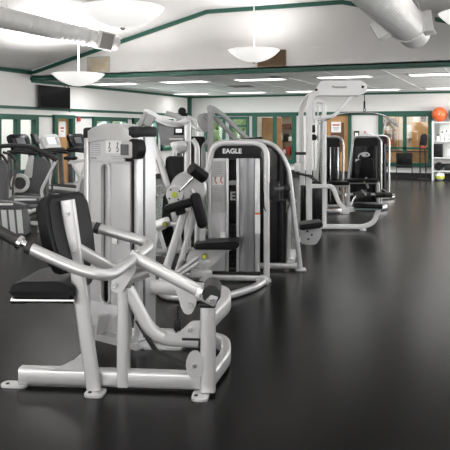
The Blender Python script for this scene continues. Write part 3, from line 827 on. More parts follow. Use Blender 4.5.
bm = new(); tube(bm, [(-.33, -.36, .88), (-.40, -.36, 1.0)], .02, 0); obj('pad_arm', bm, 'silver', E_)
# adjuster on the right leg
bm = new(); box(bm, (.42, .02, .96), (.17, .10, .19), .015); ad = obj('adjuster_bracket', bm, 'charcoal', E_)
bm = new(); cyl(bm, (.45, -.02, .975), (.56, -.02, .985), .022); obj('adjuster_pin', bm, 'grey', ad)
bm = new(); box(bm, (.48, 0, .86), (.14, .05, .03), .01); obj('adjuster_plate', bm, 'charcoal', ad)
bm = new(); ball(bm, (.58, -.02, .985), .04, 14, 10); obj('pin_knob', bm, 'rubber', ad)
bm = new(); tube(bm, [(.345, -.02, 1.02), (.335, -.03, .80), (.36, -.03, .74)], .009, .03); obj('release_lever', bm, 'charcoal', ad)

# pulley frame left of the EAGLE machine
# 3. machine with the black shroud behind
K_ = thing('weight_machine', 'weight machine with black rounded shroud right behind the EAGLE tower', 'exercise machine', (-2.398, 7.40, 0), 20)
bm = new(); tube(bm, [(-.50, 0, 1.47), (-.06, 0, 1.47), (.115, 0, 1.22), (.255, 0, .02)], rrect(.07, .055, .018), [.18, .45], n=9); fa = obj('frame_arch', bm, 'silver', K_)
bm = new(); box(bm, (.26, 0, .012), (.12, .13, .024), .008); obj('foot_plate', bm, 'silver', fa)
bm = new(); prism(bm, rounded([(-.42, .04), (.09, .04), (.10, 1.25), (-.02, 1.44), (-.42, 1.44)], [.02, .02, .12, .14, .05]), .02, .30, bev=.02); obj('tower_shroud', bm, 'gloss', K_)
bm = new(); box(bm, (.03, -.005, .72), (.05, .05, 1.25), .015); obj('shroud_edge_column', bm, 'charcoal', K_)
bm = new(); tube(bm, [(-.35, .02, .05), (.25, .02, .05)], rrect(.08, .06, .015), 0, up=(0, 1, 0)); tube(bm, [(.15, .05, .08), (.22, .7, .08)], rrect(.08, .08, .02), 0, up=(0, 0, 1)); obj('base_beam', bm, 'silver', K_)
bm = new(); tube(bm, [(.12, .12, .12), (.13, .12, .68), (.2, .12, .80)], .03, .05); tube(bm, [(.20, .2, .30), (.42, .25, .36)], rrect(.05, .05, .01), 0); obj('seat_frame', bm, 'silver', K_)
bm = new(); prism(bm, rounded([(.27, .27), (.45, .26), (.51, .36), (.52, .46), (.27, .43)], .04), .18, .25, bev=.006); sp2 = obj('seat_plate', bm, 'lgrey', K_)
bolts(sp2, [(.36, .18, .33), (.40, .18, .38), (.35, .18, .42)], .012, m='charcoal')
bm = new(); prism(bm, rounded([(.25, .445), (.52, .48), (.52, .545), (.25, .51)], .03), .06, .36, bev=.015); obj('seat_pad', bm, 'black', K_)
bm = new(); cushion(bm, (.10, .2, .26), (.14, .22, .90), (0, R(-10), 0), .04); obj('hip_pad', bm, 'grey', K_)

# 4. cable pulldown station
P_ = thing('lat_pulldown_machine', 'tall white lat pulldown station with wide overhead boom and bent bar', 'exercise machine', (-2.805, 10.633, 0), 20)
bm = new(); tube(bm, [(-.18, .30, .03), (-.22, .30, 1.95), (-.12, .20, 2.16), (.10, .05, 2.22)], rrect(.085, .085, .02), [.25, .12], n=8); obj('rear_upright', bm, 'white', P_)
bm = new(); tube(bm, [(-.112, 0, .03), (-.112, 0, 2.02), (-.06, 0, 2.17), (.12, 0, 2.22)], rrect(.085, .095, .02), [.16, .1], n=8); obj('front_upright', bm, 'white', P_)
bm = new(); tube(bm, [(-.05, .06, 1.70), (-.05, .06, 2.07), (.136, .06, 2.07), (.136, .06, .03)], rrect(.07, .07, .02), .10, n=8); tube(bm, [(-.1, .06, 1.78), (.13, .06, 1.78)], rrect(.06, .05, .01), 0); obj('inner_arch', bm, 'white', P_)
bm = new(); prism(bm, rounded([(-.07, 2.155), (.70, 2.155), (.80, 2.20), (.81, 2.32), (.73, 2.39), (.07, 2.385)], [.02, .06, .06, .06, .07, .04]), -.05, .05, bev=.008); bo = obj('boom', bm, 'white', P_)
bolts(bo, [(.0, -.05, 2.24), (.735, -.05, 2.285)], .022, m='charcoal')
text('boom_script', 'Paramount', .052, 'ink', bo, (.36, -.052, 2.285), (R(90), 0, 0), shear=.35)
bm = new(); box(bm, (.30, .0, 2.15), (.74, .07, .03)); obj('boom_channel', bm, 'lgrey', bo)
bm = new(); tube(bm, [(.58, 0, 2.15), (.36, 0, 1.90), (.28, 0, 1.82), (.08, 0, 1.80)], rrect(.055, .06, .015), .12); obj('boom_strut', bm, 'white', P_)
bm = new(); cyl(bm, (.77, 0, 2.2), (.77, 0, 1.94), .007, 8); cb = obj('lat_cable', bm, 'charcoal', P_)
bm = new(); box(bm, (.77, 0, 2.0), (.03, .03, .13), .01); tube(bm, [(.77, 0, 1.96), (.79, 0, 1.92), (.77, 0, 1.88), (.75, 0, 1.92), (.77, 0, 1.96)], .007, .01); obj('carabiner', bm, 'charcoal', cb)
bm = new(); tube(bm, [(.05, .05, 1.70), (.33, .03, 1.845), (.48, .02, 1.872), (.93, -.02, 1.872), (1.08, -.03, 1.83), (1.29, -.05, 1.66)], .016, .06); lb = obj('lat_bar', bm, 'chrome', P_)
bm = new(); tube(bm, [(1.14, -.035, 1.78), (1.29, -.05, 1.66)], .021, 0); obj('bar_grip', bm, 'lgrey', lb)
bm = new(); tube(bm, [(.05, .05, 1.70), (.2, .04, 1.778)], .021, 0); obj('bar_grip', bm, 'lgrey', lb)
# guide rods, chain and shrouded stack
bm = new()
for x in (-.02, .04): cyl(bm, (x, .08, .1), (x, .08, 2.0), .014, 10)
obj('guide_rod', bm, 'chrome', P_)
bm = new()
for k in range(40): ball(bm, (.085 + .006 * (k % 2), .06, .75 + k * .028), .013, 8, 6, (1, .6, 1.5))
obj('chain', bm, 'lgrey', P_)
bm = new(); box(bm, (.02, .10, .39), (.19, .12, .70), .01); obj('stack_shroud', bm, 'gloss', P_)
bm = new(); box(bm, (-.19, .16, .39), (.10, .10, .62), .01); obj('side_stack', bm, 'gloss', P_)
bm = new(); cyl(bm, (-.03, .03, 1.48), (-.03, .13, 1.48), .05, 18); obj('pulley', bm, 'charcoal', P_)
bm = new(); box(bm, (-.03, .08, 1.62), (.05, .05, .12), .01); obj('cable_stop', bm, 'charcoal', P_)
bm = new(); box(bm, (-.02, .08, .76), (.2, .1, .03)); obj('top_plate', bm, 'charcoal', P_)
bm = new(); box(bm, (-.30, .0, 1.0), (.09, .06, .13), .01); obj('cable_block', bm, 'white', P_)
for a_, b_ in (((-.10, -.08, .86), (-.02, -.3, .80)), ((-.30, .1, .90), (-.06, -.1, .86)), ((-.33, .12, 1.22), (-.09, .12, 1.22))):
    bm = new(); tube(bm, [a_, b_], .022, 0); obj('hand_grip', bm, 'rubber', P_)
bm = new(); tube(bm, [(-.08, 0, .70), (.26, 0, .70), (.37, 0, .42), (.48, 0, .32), (.60, 0, .33)], rrect(.06, .07, .015), [.05, .12, .1]); tube(bm, [(.5, 0, .35), (.97, 0, .35)], rrect(.06, .05, .012), 0); obj('seat_arm', bm, 'white', P_)
bm = new(); tube(bm, [(.05, 0, .055), (.76, 0, .055), (.92, 0, .12), (1.0, 0, .34)], rrect(.07, .075, .02), [.2, .12]); tube(bm, [(-.18, .3, .055), (.05, 0, .055)], rrect(.07, .07, .02), 0); obj('base_rail', bm, 'white', P_)
bm = new(); lathe(bm, [(.001, .0), (.055, 0), (.05, .012), (.03, .03), (.001, .03)], 20, (.745, 0, 0)); obj('foot', bm, 'white', P_)
bm = new(); cushion(bm, (.46, .26, .065), (.81, -.02, .395), (0, R(2), 0), .028); obj('seat_pad', bm, 'black', P_)
bm = new(); box(bm, (.81, -.02, .352), (.44, .22, .02)); obj('seat_board', bm, 'teal', P_)
bm = new(); tube(bm, [(.57, 0, .36), (.58, 0, .46), (.66, 0, .57), (.83, 0, .57)], .018, .08); obj('roller_arm', bm, 'chrome', P_)
for y in (-.17, .17):
    bm = new(); cyl(bm, (.62, y, .54), (.84, y, .58), .05, 20); obj('thigh_roller', bm, 'rubber', P_)
bm = new(); cyl(bm, (.74, -.30, .60), (.78, .30, .60), .02); obj('roller_axle', bm, 'chrome', P_)
bm = new(); cyl(bm, (.38, 0, .28), (.62, 0, .32), .02); box(bm, (.47, 0, .31), (.12, .09, .10), .02); obj('pivot_block', bm, 'white', P_)


# 5, 6. two black-shrouded leg machines
def leg_machine(loc, rz, label, W, wide, group='black tower machines behind the pulldown'):
    t = thing('leg_machine', label, 'exercise machine', loc, rz, group)
    arch_frame(t, -W / 2 + .10, W / 2, 1.465, .16, (.075, .04))
    bm = new(); prism(bm, rounded([(-W / 2 + .03, .06), (W / 2 - .06, .06), (W / 2 - .06, 1.40), (W / 2 - .1, 1.44), (-W / 2 + .12, 1.44)], [.02, .02, .03, .05, .12]), .0, .34, bev=.015); s_ = obj('tower_shroud', bm, 'gloss', t)
    bm = new(); prism(bm, rounded([(-W / 2 + .07, 1.26), (W / 2 - .08, 1.26), (W / 2 - .08, 1.40), (W / 2 - .1, 1.425), (-W / 2 + .12, 1.425)], [.01, .01, .03, .05, .1]), -.015, .0); obj('header_panel', bm, 'charcoal', t)
    obj('front_shroud', curved_panel(-.02 if not wide else -W / 2 + .14, W / 2 - .16, .10, 1.25, .04, -.01), 'gloss', t)
    bm = new(); box(bm, (W / 2 - .10, -.01, .68), (.04, .05, 1.16), .012)
    if not wide: box(bm, (.02, -.03, .68), (.025, .04, 1.16), .01)
    obj('shroud_edge_column', bm, 'grey' if wide else 'chrome', t)
    bm = new(); tube(bm, [(-W / 2, .02, .06), (W / 2, .02, .06)], rrect(.09, .07, .02), 0, up=(0, 1, 0)); tube(bm, [(W / 2 - .05, .0, .06), (W / 2 + .03, -.55, .06), (-.1, -.95, .06), (-W / 2, -.5, .06), (-W / 2, 0, .06)], rrect(.07, .09, .02), [.2, .3, .25], up=(0, 0, 1)); obj('base_frame', bm, 'silver', t)
    return t


G1 = leg_machine((-3.30, 13.55, 0), 20, 'narrow black tower machine directly right of the pulldown uprights', .56, False)
stack_t = G1
text('shroud_lettering', 'EAGLE', .13, 'logo', G1, (-.12, -.015, .80), (R(90), R(-90), 0))
bm = new(); prism(bm, rounded([(-.18, .60), (-.05, .60), (-.05, .86), (-.20, .80)], .03), -.14, -.06); obj('handle_bracket', bm, 'charcoal', G1)
bm = new(); tube(bm, [(.05, -.2, .55), (.15, -.3, .35), (.28, -.4, .33)], .03, .06); tube(bm, [(-.1, -.3, .48), (.35, -.3, .50)], rrect(.06, .05, .015), 0); tube(bm, [(-.1, -.3, .05), (-.1, -.3, .5)], rrect(.06, .06, .015), 0); obj('seat_frame', bm, 'silver', G1)
bm = new(); cushion(bm, (.40, .34, .07), (.14, -.35, .555), None, .03); obj('seat_pad', bm, 'black', G1)

G2 = leg_machine((-2.72, 14.25, 0), 20, 'wide black tower machine with white bird emblem and small backrest', .68, True)
bm = new(); tube(bm, [(-.14, -.058, 1.03), (-.12, -.058, 1.09), (-.03, -.058, 1.13), (.05, -.058, 1.12), (.10, -.058, 1.08), (.03, -.058, 1.05), (-.06, -.058, 1.06)], .015, .04); ball(bm, (-.03, -.055, 1.09), .05, 14, 8, (1.3, .2, .5)); tube(bm, [(-.18, -.05, 1.0), (-.2, -.05, .94), (-.12, -.05, 1.0)], .014, .02); obj('bird_emblem', bm, 'logo', G2)
bm = new(); prism(bm, rounded([(-.17, .63), (.15, .63), (.13, 1.02), (-.11, 1.02)], .05), -.26, -.19, bev=.02); obj('back_pad', bm, 'black', G2)
bm = new(); cushion(bm, (.62, .36, .07), (-.14, -.47, .58), None, .03); obj('seat_pad', bm, 'black', G2)
bm = new(); tube(bm, [(-.40, -.45, .06), (-.40, -.45, .54), (.2, -.45, .54), (.2, -.45, .06)], rrect(.06, .06, .015), .05); tube(bm, [(-.4, -.45, .3), (.2, -.45, .3)], rrect(.05, .05, .01), 0); tube(bm, [(0, -.45, .44), (0, -.22, .50), (0, -.18, .9)], .025, .08); obj('seat_frame', bm, 'silver', G2)
knob(G2, (-.12, -.66, .56), .025)
bm = new()
for x in (.12, .28): cyl(bm, (x, -.62, .30), (x + .16, -.58, .30), .055)
obj('ankle_roller', bm, 'rubber', G2)
bm = new(); tube(bm, [(.32, -.3, .36), (.40, -.6, .30)], .035, 0); cyl(bm, (.05, -.6, .30), (.5, -.58, .30), .02); obj('roller_arm', bm, 'chrome', G2)
bm = new(); box(bm, (0, .30, .72), (.5, .06, 1.0), .03); obj('rear_cover', bm, 'charcoal', G2)
G3 = leg_machine((-2.90, 16.55, 0), 20, 'black tower machine mostly hidden behind the wide emblem machine', .66, True)

# 7. plate-armed row machine left of the EAGLE machine
A_ = thing('row_machine', 'silver row machine with curved top arms behind the foreground tower', 'exercise machine', (-3.90, 7.99, 0), 22)
# local scale: 77 px per metre at this depth
bm = new(); tube(bm, [(-.50, 0, 1.80), (-.16, 0, .80), (-.02, 0, .03)], rrect(.08, .085, .02), .3); obj('leaning_post', bm, 'silver', A_)
bm = new(); tube(bm, [(.07, .02, 1.73), (.07, .02, .03)], rrect(.09, .09, .015), 0); obj('flat_upright', bm, 'silver', A_)
bm = new(); prism(bm, rounded([(-.50, 1.87), (-.43, 1.87), (-.20, 1.74), (-.06, 1.71), (.08, 1.77), (.11, 1.72), (-.02, 1.63), (-.18, 1.65), (-.38, 1.73), (-.49, 1.78)], .05), -.07, .02, bev=.01); obj('top_arm', bm, 'silver', A_)
bm = new(); tube(bm, [(-.22, .10, 1.82), (-.05, .10, 1.78), (.02, .10, 1.70)], rrect(.09, .07, .02), .08); cyl(bm, (-.46, -.05, 1.82), (-.58, -.2, 1.60), .03); box(bm, (-.42, -.08, 1.72), (.12, .08, .16), .02, (0, .5, 0)); obj('arm_pivot', bm, 'lgrey', A_)
bm = new(); prism(bm, rounded([(-.17, 1.44), (.06, 1.47), (.08, 1.36), (.0, 1.28), (-.10, 1.33)], .07), -.09, -.05, bev=.01); obj('kidney_plate', bm, 'silver', A_)
bm = new(); tube(bm, [(-.16, -.05, 1.48), (.02, -.05, 1.48)], rrect(.05, .03, .01), 0); tube(bm, [(.14, -.1, 1.48), (.20, -.1, 1.40), (.20, -.1, .05)], rrect(.06, .07, .02), .08); obj('front_frame', bm, 'silver', A_)
bm = new(); prism(bm, rounded([(-.30, .06), (.05, .06), (.05, 1.25), (-.22, 1.25)], .05), .10, .38, bev=.02); obj('tower_shroud', bm, 'charcoal', A_)
bm = new(); prism(bm, rounded([(-.34, 1.74), (.03, 1.68), (.03, 1.44), (-.27, 1.38)], .05), .0, .07, bev=.01); cyl(bm, (-.16, -.02, 1.62), (-.16, .02, 1.62), .06, 18); obj('arm_housing', bm, 'mgrey', A_)
bm = new(); box(bm, (-.04, -.005, 1.585), (.13, .03, .10), .01); ds = obj('display', bm, 'charcoal', A_)
bm = new(); box(bm, (-.04, -.023, 1.59), (.08, .006, .05)); obj('display_window', bm, 'lit', ds)
bm = new(); lathe(bm, [(.055, -.02), (.075, -.02), (.08, 0), (.075, .02), (.055, .02), (.055, -.02)], 28, (-.27, -.18, .82), 'y')
for a in range(5): tube(bm, [(-.27, -.18, .82), (-.27 + .06 * math.cos(a * 1.257), -.18, .82 + .06 * math.sin(a * 1.257))], .008, 0)
cyl(bm, (-.27, -.2, .82), (-.27, -.16, .82), .02); obj('pulley_wheel', bm, 'lgrey', A_)
bm = new(); tube(bm, [(-.36, -.2, .04), (-.36, -.2, .32), (-.20, -.2, .40), (-.02, -.2, .40)], rrect(.06, .06, .015), .06); tube(bm, [(-.40, -.2, .05), (.2, -.1, .05)], rrect(.07, .07, .015), 0); tube(bm, [(-.34, -.22, .06), (-.28, -.22, .34), (-.20, -.22, .06)], rrect(.035, .05, .01), .03); obj('base_frame', bm, 'silver', A_)
bm = new(); prism(bm, rounded([(-.40, .42), (-.16, .50), (-.12, .40), (-.28, .30)], .03), -.24, -.18, bev=.006); ap = obj('adjuster_plate', bm, 'silver', A_)
knob(ap, (-.20, -.24, .41), .03)
bm = new(); cushion(bm, (.34, .3, .09), (-.38, -.05, .30), None, .035); obj('seat_pad', bm, 'black', A_)
bm = new(); cushion(bm, (.10, .3, .36), (-.42, .05, .58), (0, R(12), 0), .04); obj('chest_pad', bm, 'black', A_)

# 8. press machine with two long arms
B_ = thing('press_machine', 'grey press machine with two long sloping arms above the EAGLE header', 'exercise machine', (-4.10, 9.45, 0), 22)
# 66 px per metre; local x 0 is at picture column 209
bm = new(); tube(bm, [(-.03, 0, 1.90), (-.02, 0, .03)], rrect(.09, .09, .02), 0); obj('upright', bm, 'lgrey', B_)
bm = new(); tube(bm, [(-.12, .05, 1.82), (-.02, .05, 1.70), (-.02, .05, 1.3)], rrect(.06, .05, .015), .06); cyl(bm, (-.03, -.10, 1.92), (-.03, .16, 1.92), .055, 18); obj('arm_pivot', bm, 'lgrey', B_)
bm = new(); tube(bm, [(.0, -.08, 1.93), (.16, -.08, 1.83), (.38, -.08, 1.61), (.56, -.08, 1.44)], .036, .12); tube(bm, [(-.02, .1, 1.85), (.2, .1, 1.62), (.40, .1, 1.42)], .036, .1); tube(bm, [(.40, .1, 1.43), (.56, -.08, 1.44)], .03, 0); obj('press_arm', bm, 'lgrey', B_)
bm = new(); prism(bm, rounded([(-.22, 1.84), (-.05, 1.86), (-.05, 1.60), (-.14, 1.55), (-.24, 1.72)], .04), .08, .14); obj('cam_plate', bm, 'lgrey', B_)
bm = new(); prism(bm, rounded([(.36, 1.40), (.75, 1.43), (.75, 1.50), (.40, 1.47)], .02), -.15, .2, bev=.01); obj('arm_pad', bm, 'charcoal', B_)
bm = new(); tube(bm, [(.55, .15, 1.42), (.60, .25, .05)], rrect(.08, .08, .015), 0); tube(bm, [(-.2, .02, .05), (.62, .22, .05)], rrect(.08, .07, .015), 0); tube(bm, [(-.15, .1, .05), (-.15, .1, 1.35), (-.05, .1, 1.45)], rrect(.05, .06, .015), .06); obj('base_frame', bm, 'lgrey', B_)
bm = new(); prism(bm, rounded([(-.40, .06), (-.12, .06), (-.12, 1.50), (-.38, 1.50)], .05), .18, .42, bev=.02); obj('tower_shroud', bm, 'charcoal', B_)
bm = new(); cushion(bm, (.36, .3, .08), (.22, .05, .48), None, .03); obj('seat_pad', bm, 'black', B_)
bm = new(); box(bm, (.58, .2, 1.28), (.34, .2, .18), .05); obj('rear_cover', bm, 'lgrey', B_)

# 9. white-frame cable machine standing by the corner post
Q_ = thing('cable_machine', 'grey cable machine with dark top pulley below the green corner post', 'exercise machine', (-5.47, 11.1, 0), 22)
bm = new(); tube(bm, [(-.10, 0, .03), (-.10, 0, 1.78), (.10, 0, 1.86), (.30, 0, 1.78), (.34, 0, .03)], rrect(.07, .07, .02), .12); obj('frame_arch', bm, 'silver', Q_)
bm = new(); cyl(bm, (.05, -.05, 1.94), (.05, .05, 1.94), .07, 18); box(bm, (.05, 0, 1.88), (.2, .1, .06), .01); obj('top_pulley', bm, 'charcoal', Q_)
bm = new(); tube(bm, [(.1, -.05, 1.82), (.30, -.1, 1.62), (.40, -.1, 1.60)], rrect(.06, .06, .015), .06); obj('swing_arm', bm, 'silver', Q_)
stack(Q_, .12, .08, .1, 24, .24, .12)
bm = new(); box(bm, (.12, .22, .72), (.36, .02, 1.35), .01); obj('rear_shroud', bm, 'grey', Q_)
bm = new(); box(bm, (.12, .05, .045), (.7, .5, .09), .02); obj('base', bm, 'charcoal', Q_)


# ------------------------------------------------------------------ cardio machines on the left
def treadmill(loc, rz, label, lit, white=False):
    t = thing('treadmill', label, 'treadmill', loc, rz, 'treadmills along the left wall')
    # the runner faces +x, the deck runs back along -x
    bm = new(); prism(bm, rounded([(-1.55, .06), (.25, .06), (.30, .20), (.10, .27), (-1.50, .19)], .04), -.40, .40, bev=.02); obj('deck', bm, 'pale', t)
    bm = new(); box(bm, (-.70, 0, .235), (1.5, .50, .02), .004, (0, R(-2.5), 0)); obj('running_belt', bm, 'charcoal', t)
    bm = new(); box(bm, (-.65, 0, .055), (1.7, .6, .07)); obj('underframe', bm, 'charcoal', t)
    for y in (-.36, .36):
        bm = new(); tube(bm, [(.05, y, .2), (.12, y, 1.10)], rrect(.13, .06, .02), 0, up=(1, 0, 0)); obj('upright', bm, 'grey', t)
        bm = new(); tube(bm, [(.15, y, 1.08), (-.10, y, 1.10), (-.62, y, 1.06)], rrect(.07, .05, .02), .08); obj('handrail', bm, 'charcoal', t)
    bm = new(); tube(bm, [(.12, -.42, 1.09), (-.03, -.2, 1.12), (-.03, .2, 1.12), (.12, .42, 1.09)], rrect(.11, .20, .04), .12, up=(0, 0, 1)); obj('crossbar', bm, 'charcoal', t)
    bm = new(); prism(bm, rounded([(-.30, 0), (.30, 0), (.36, .30), (.30, .38), (-.30, .38), (-.36, .30)], .04), -.03, .05, 'yz', bev=.015)
    for v in bm.verts: v.co = Matrix.Rotation(R(22), 3, 'Y') @ v.co + Vector((.07, 0, 1.14))
    cs = obj('console', bm, 'pale' if lit else 'gloss', t)
    for y in (-.01,):
        bm = new(); box(bm, (-.034, y, .20), (.008, .30, .17))
        for v in bm.verts: v.co = Matrix.Rotation(R(22), 3, 'Y') @ v.co + Vector((.07, 0, 1.14))
        obj('display', bm, 'lit' if lit else 'grey', cs)
    bm = new(); box(bm, (-.034, -.23, .19), (.007, .09, .2)); box(bm, (-.034, .23, .19), (.007, .09, .2))
    for v in bm.verts: v.co = Matrix.Rotation(R(22), 3, 'Y') @ v.co + Vector((.07, 0, 1.14))
    obj('side_panel', bm, 'lgrey' if lit else 'charcoal', cs)
    return t


treadmill((-10.12, 13.72, 0), 180, 'treadmill with pale lit console standing before the notice door', True)
treadmill((-10.12, 14.84, 0), 180, 'treadmill with dark console just left of the foreground tower', False)
treadmill((-10.15, 12.62, 0), 180, 'treadmill with dark console before the leftmost green window', False)


def elliptical(loc, rz, label, group='ellipticals at the left edge'):
    """Length runs along local x; flywheel end at -x."""
    t = thing('elliptical_trainer', label, 'elliptical trainer', loc, rz, group)
    bm = new(); tube(bm, [(-.5, 0, .06), (.75, 0, .06)], rrect(.10, .09, .02), 0); tube(bm, [(.75, -.32, .05), (.75, .32, .05)], .04, 0); tube(bm, [(-.5, -.3, .05), (-.5, .3, .05)], .04, 0); obj('base_frame', bm, 'silver', t)
    bm = new(); lathe(bm, [(.001, -.06), (.11, -.06), (.14, -.04), (.14, .04), (.11, .06), (.001, .06)], 32, (-.20, -.10, .52), 'y'); fw = obj('flywheel_cover', bm, 'grey', t)
    bm = new(); lathe(bm, [(.125, -.07), (.190, -.07), (.198, -.03), (.190, 0), (.125, 0), (.125, -.07)], 36, (-.20, -.12, .52), 'y'); obj('flywheel_ring', bm, 'white', fw)
    bm = new(); prism(bm, rounded([(-.30, .08), (.30, .08), (.34, .95), (.22, 1.05), (.10, 1.02), (-.02, .95), (-.10, .60)], .06), -.07, .09, bev=.02); obj('drive_shroud', bm, 'grey', t)
    bm = new(); prism(bm, rounded([(-.16, .62), (.02, .62), (.06, 1.08), (-.04, 1.08)], .05), -.10, -.05, bev=.01); obj('side_fairing', bm, 'pale', t)
    for y in (-.24, .24):
        bm = new(); tube(bm, [(.36, y, .25), (.34, y, .55), (.44, y, .90), (.40, y, 1.0)], .022, .1); ra = obj('swing_arm', bm, 'grey', t)
        bm = new(); tube(bm, [(.41, y, .98), (.30, y, 1.14), (.16, y * .9, 1.17)], .026, .06); obj('hand_grip', bm, 'rubber', ra)
        bm = new(); prism(bm, rounded([(-.30, .28), (.36, .22), (.40, .27), (.05, .32), (-.28, .34)], .02), y - .09, y + .09, bev=.01); obj('foot_pedal', bm, 'grey', t)
    bm = new(); tube(bm, [(.20, 0, .98), (.10, 0, 1.32)], rrect(.09, .06, .02), 0); obj('console_mast', bm, 'charcoal', t)
    bm = new(); box(bm, (.06, 0, 1.42), (.06, .36, .24), .03, (0, R(-20), 0)); cs = obj('console', bm, 'charcoal', t)
    bm = new(); box(bm, (.095, 0, 1.43), (.008, .24, .14), 0, (0, R(-20), 0)); obj('display', bm, 'grey', cs)
    return t


elliptical((-8.98, 11.40, 0), 22, 'elliptical trainer with white flywheel ring left of the dip machine back pad')
elliptical((-9.0, 10.2, 0), 22, 'elliptical trainer cut off by the left frame edge')
# stepper with striped fairing in front of it
t = thing('stair_stepper', 'grey stepper with silver striped fairing at the left edge of picture', 'stepper', (-6.67, 8.33, 0), 24)
bm = new(); prism(bm, rounded([(-.50, .02), (.0, .02), (-.10, .42), (-.55, .42)], .02), -.02, .40, bev=.01); obj('fairing', bm, 'grey', t)
for k in range(4):
    x = -.45 + k * .112
    bm = new(); prism(bm, [(x, .05), (x + .078, .05), (x + .045, .40), (x - .033, .40)], -.032, -.018); obj('silver_strip', bm, 'pale', t)
for k, (x, z) in enumerate(((-.30, .50), (-.02, .54))):
    bm = new(); prism(bm, rounded([(x - .30, z - .05), (x + .28, z - .08), (x + .30, z - .03), (x + .1, z + .02), (x - .28, z + .04)], .02), -.06 + k * .28, .16 + k * .28, bev=.01); pd = obj('step_pedal', bm, 'grey', t)
    bm = new(); box(bm, (x - .05, -.07 + k * .28, z - .01), (.34, .02, .03), .006); obj('pedal_edge', bm, 'white', pd)
bm = new(); tube(bm, [(-.2, .40, .13), (.26, .40, .13)], .045, 0); cyl(bm, (.1, .40, 0), (.1, .40, .12), .04); tube(bm, [(-.2, .2, .42), (-.30, .2, .50)], .03, 0); obj('base_frame', bm, 'silver', t)

bm = new(); tube(bm, [(.32, -.05, .28), (.23, -.05, .69), (.46, -.05, 1.15)], .024, .06); obj('swing_arm', bm, 'pale', t)
bm = new(); tube(bm, [(.47, -.05, 1.14), (.30, -.05, 1.25), (.05, -.03, 1.36), (-.20, 0, 1.37), (-.60, 0, 1.34)], .034, .2); obj('hand_grip', bm, 'rubber', t)
t = thing('exercise_bike', 'white tube framed exercise bike between the treadmills and foreground tower', 'exercise bike', (-8.12, 11.85, 0), 20)
bm = new(); tube(bm, [(-.20, 0, .98), (.0, 0, .62), (.16, 0, 1.0), (-.25, 0, .92)], .035, .03); tube(bm, [(.02, 0, .62), (.25, 0, .72), (.28, 0, 1.0)], .03, .05); tube(bm, [(.16, .02, 1.0), (.38, .02, .98), (.32, .02, .1)], .03, .05); tube(bm, [(0, 0, .62), (-.1, 0, .1)], .035, 0); obj('frame', bm, 'white', t)
bm = new(); tube(bm, [(-.1, -.25, .05), (-.1, .25, .05)], .04, 0); tube(bm, [(.33, -.25, .05), (.33, .25, .05)], .04, 0); obj('base_bar', bm, 'white', t)
bm = new(); lathe(bm, [(.001, -.03), (.2, -.03), (.22, 0), (.2, .03), (.001, .03)], 28, (.12, .05, .38), 'y'); obj('flywheel', bm, 'lgrey', t)
bm = new(); cushion(bm, (.26, .18, .07), (-.2, 0, 1.02), None, .03); obj('saddle', bm, 'black', t)

# ------------------------------------------------------------------ right: chair, stand, rack with balls
t = thing('side_chair', 'black low backed chair with thin legs before the right window', 'chair', (-2.98, 22.25, 0), 8)
bm = new(); prism(bm, rounded([(-.25, .48), (.25, .48), (.26, .86), (-.26, .86)], .04), .2, .235, bev=.01); obj('backrest', bm, 'black', t)
bm = new(); cushion(bm, (.50, .46, .07), (0, 0, .44), None, .025); obj('seat', bm, 'black', t)
for x in (-.24, .24):
    for y in (-.2, .22):
        bm = new(); tube(bm, [(x, y, 0), (x, y, .62 if y < 0 else .48)], .013, 0); obj('leg', bm, 'charcoal', t)
    bm = new(); tube(bm, [(x, -.2, .62), (x, .22, .64)], .018, 0); obj('armrest', bm, 'charcoal', t)
t = thing('equipment_stand', 'slim dark upright stand with red tray right of the chair', 'stand', (-2.40, 22.35, 0), 10)
bm = new(); box(bm, (0, 0, .03), (.36, .4, .06), .02); obj('base', bm, 'charcoal', t)
bm = new(); tube(bm, [(-.10, 0, .05), (-.10, 0, 1.25)], .022, 0); tube(bm, [(.08, 0, .05), (.04, 0, 1.25)], .022, 0); obj('post', bm, 'charcoal', t)
bm = new(); prism(bm, rounded([(-.12, 1.12), (.10, 1.10), (.12, 1.40), (.05, 1.50), (-.08, 1.44)], .05), -.08, .08, bev=.02); obj('head', bm, 'charcoal', t)
bm = new(); box(bm, (-.02, -.12, 1.05), (.15, .10, .05), .02); obj('tray', bm, 'red', t)
bm = new(); tube(bm, [(.08, -.06, 1.38), (.14, -.08, 1.46), (.18, -.08, 1.36)], .015, .03); obj('handle', bm, 'grey', t)

RX0, RX1, RY0, RY1 = -2.12, -.75, 22.35, 22.80
t = thing('storage_rack', 'white metal storage rack with exercise balls on its top shelf', 'rack', ((RX0 + RX1) / 2, (RY0 + RY1) / 2, 0))
w, dpt = RX1 - RX0, RY1 - RY0
for x in (-w / 2, w / 2):
    for y in (-dpt / 2, dpt / 2):
        bm = new(); box(bm, (x, y, .94), (.05, .04, 1.88)); obj('post', bm, 'pale', t)
SH = (.30, .72, 1.24, 1.84)
for z in SH:
    bm = new(); box(bm, (0, 0, z), (w + .04, dpt + .03, .04), .005); obj('shelf', bm, 'pale', t)
for (x, lab, m) in ((-1.93, 'orange exercise ball on top of the white storage rack', 'orange'), (-1.44, 'grey green exercise ball on the rack, cut by the frame edge', 'teal')):
    bm = new(); r_ = .235; prof = [(max(.001, r_ * math.sin(PI * k / 24) * (1 + .004 * math.sin(k * 6))), -r_ * math.cos(PI * k / 24)) for k in range(25)]
    lathe(bm, prof, 36); ball_o = thing('exercise_ball', lab, 'exercise ball', (x, 22.56, 1.86 + r_), 0, 'exercise balls on the rack')
    obj('ball', bm, m, ball_o)
    bm = new(); cyl(bm, (0, -r_ - .002, .0), (0, -r_ + .02, 0), .018, 12); obj('valve', bm, 'paper', ball_o)
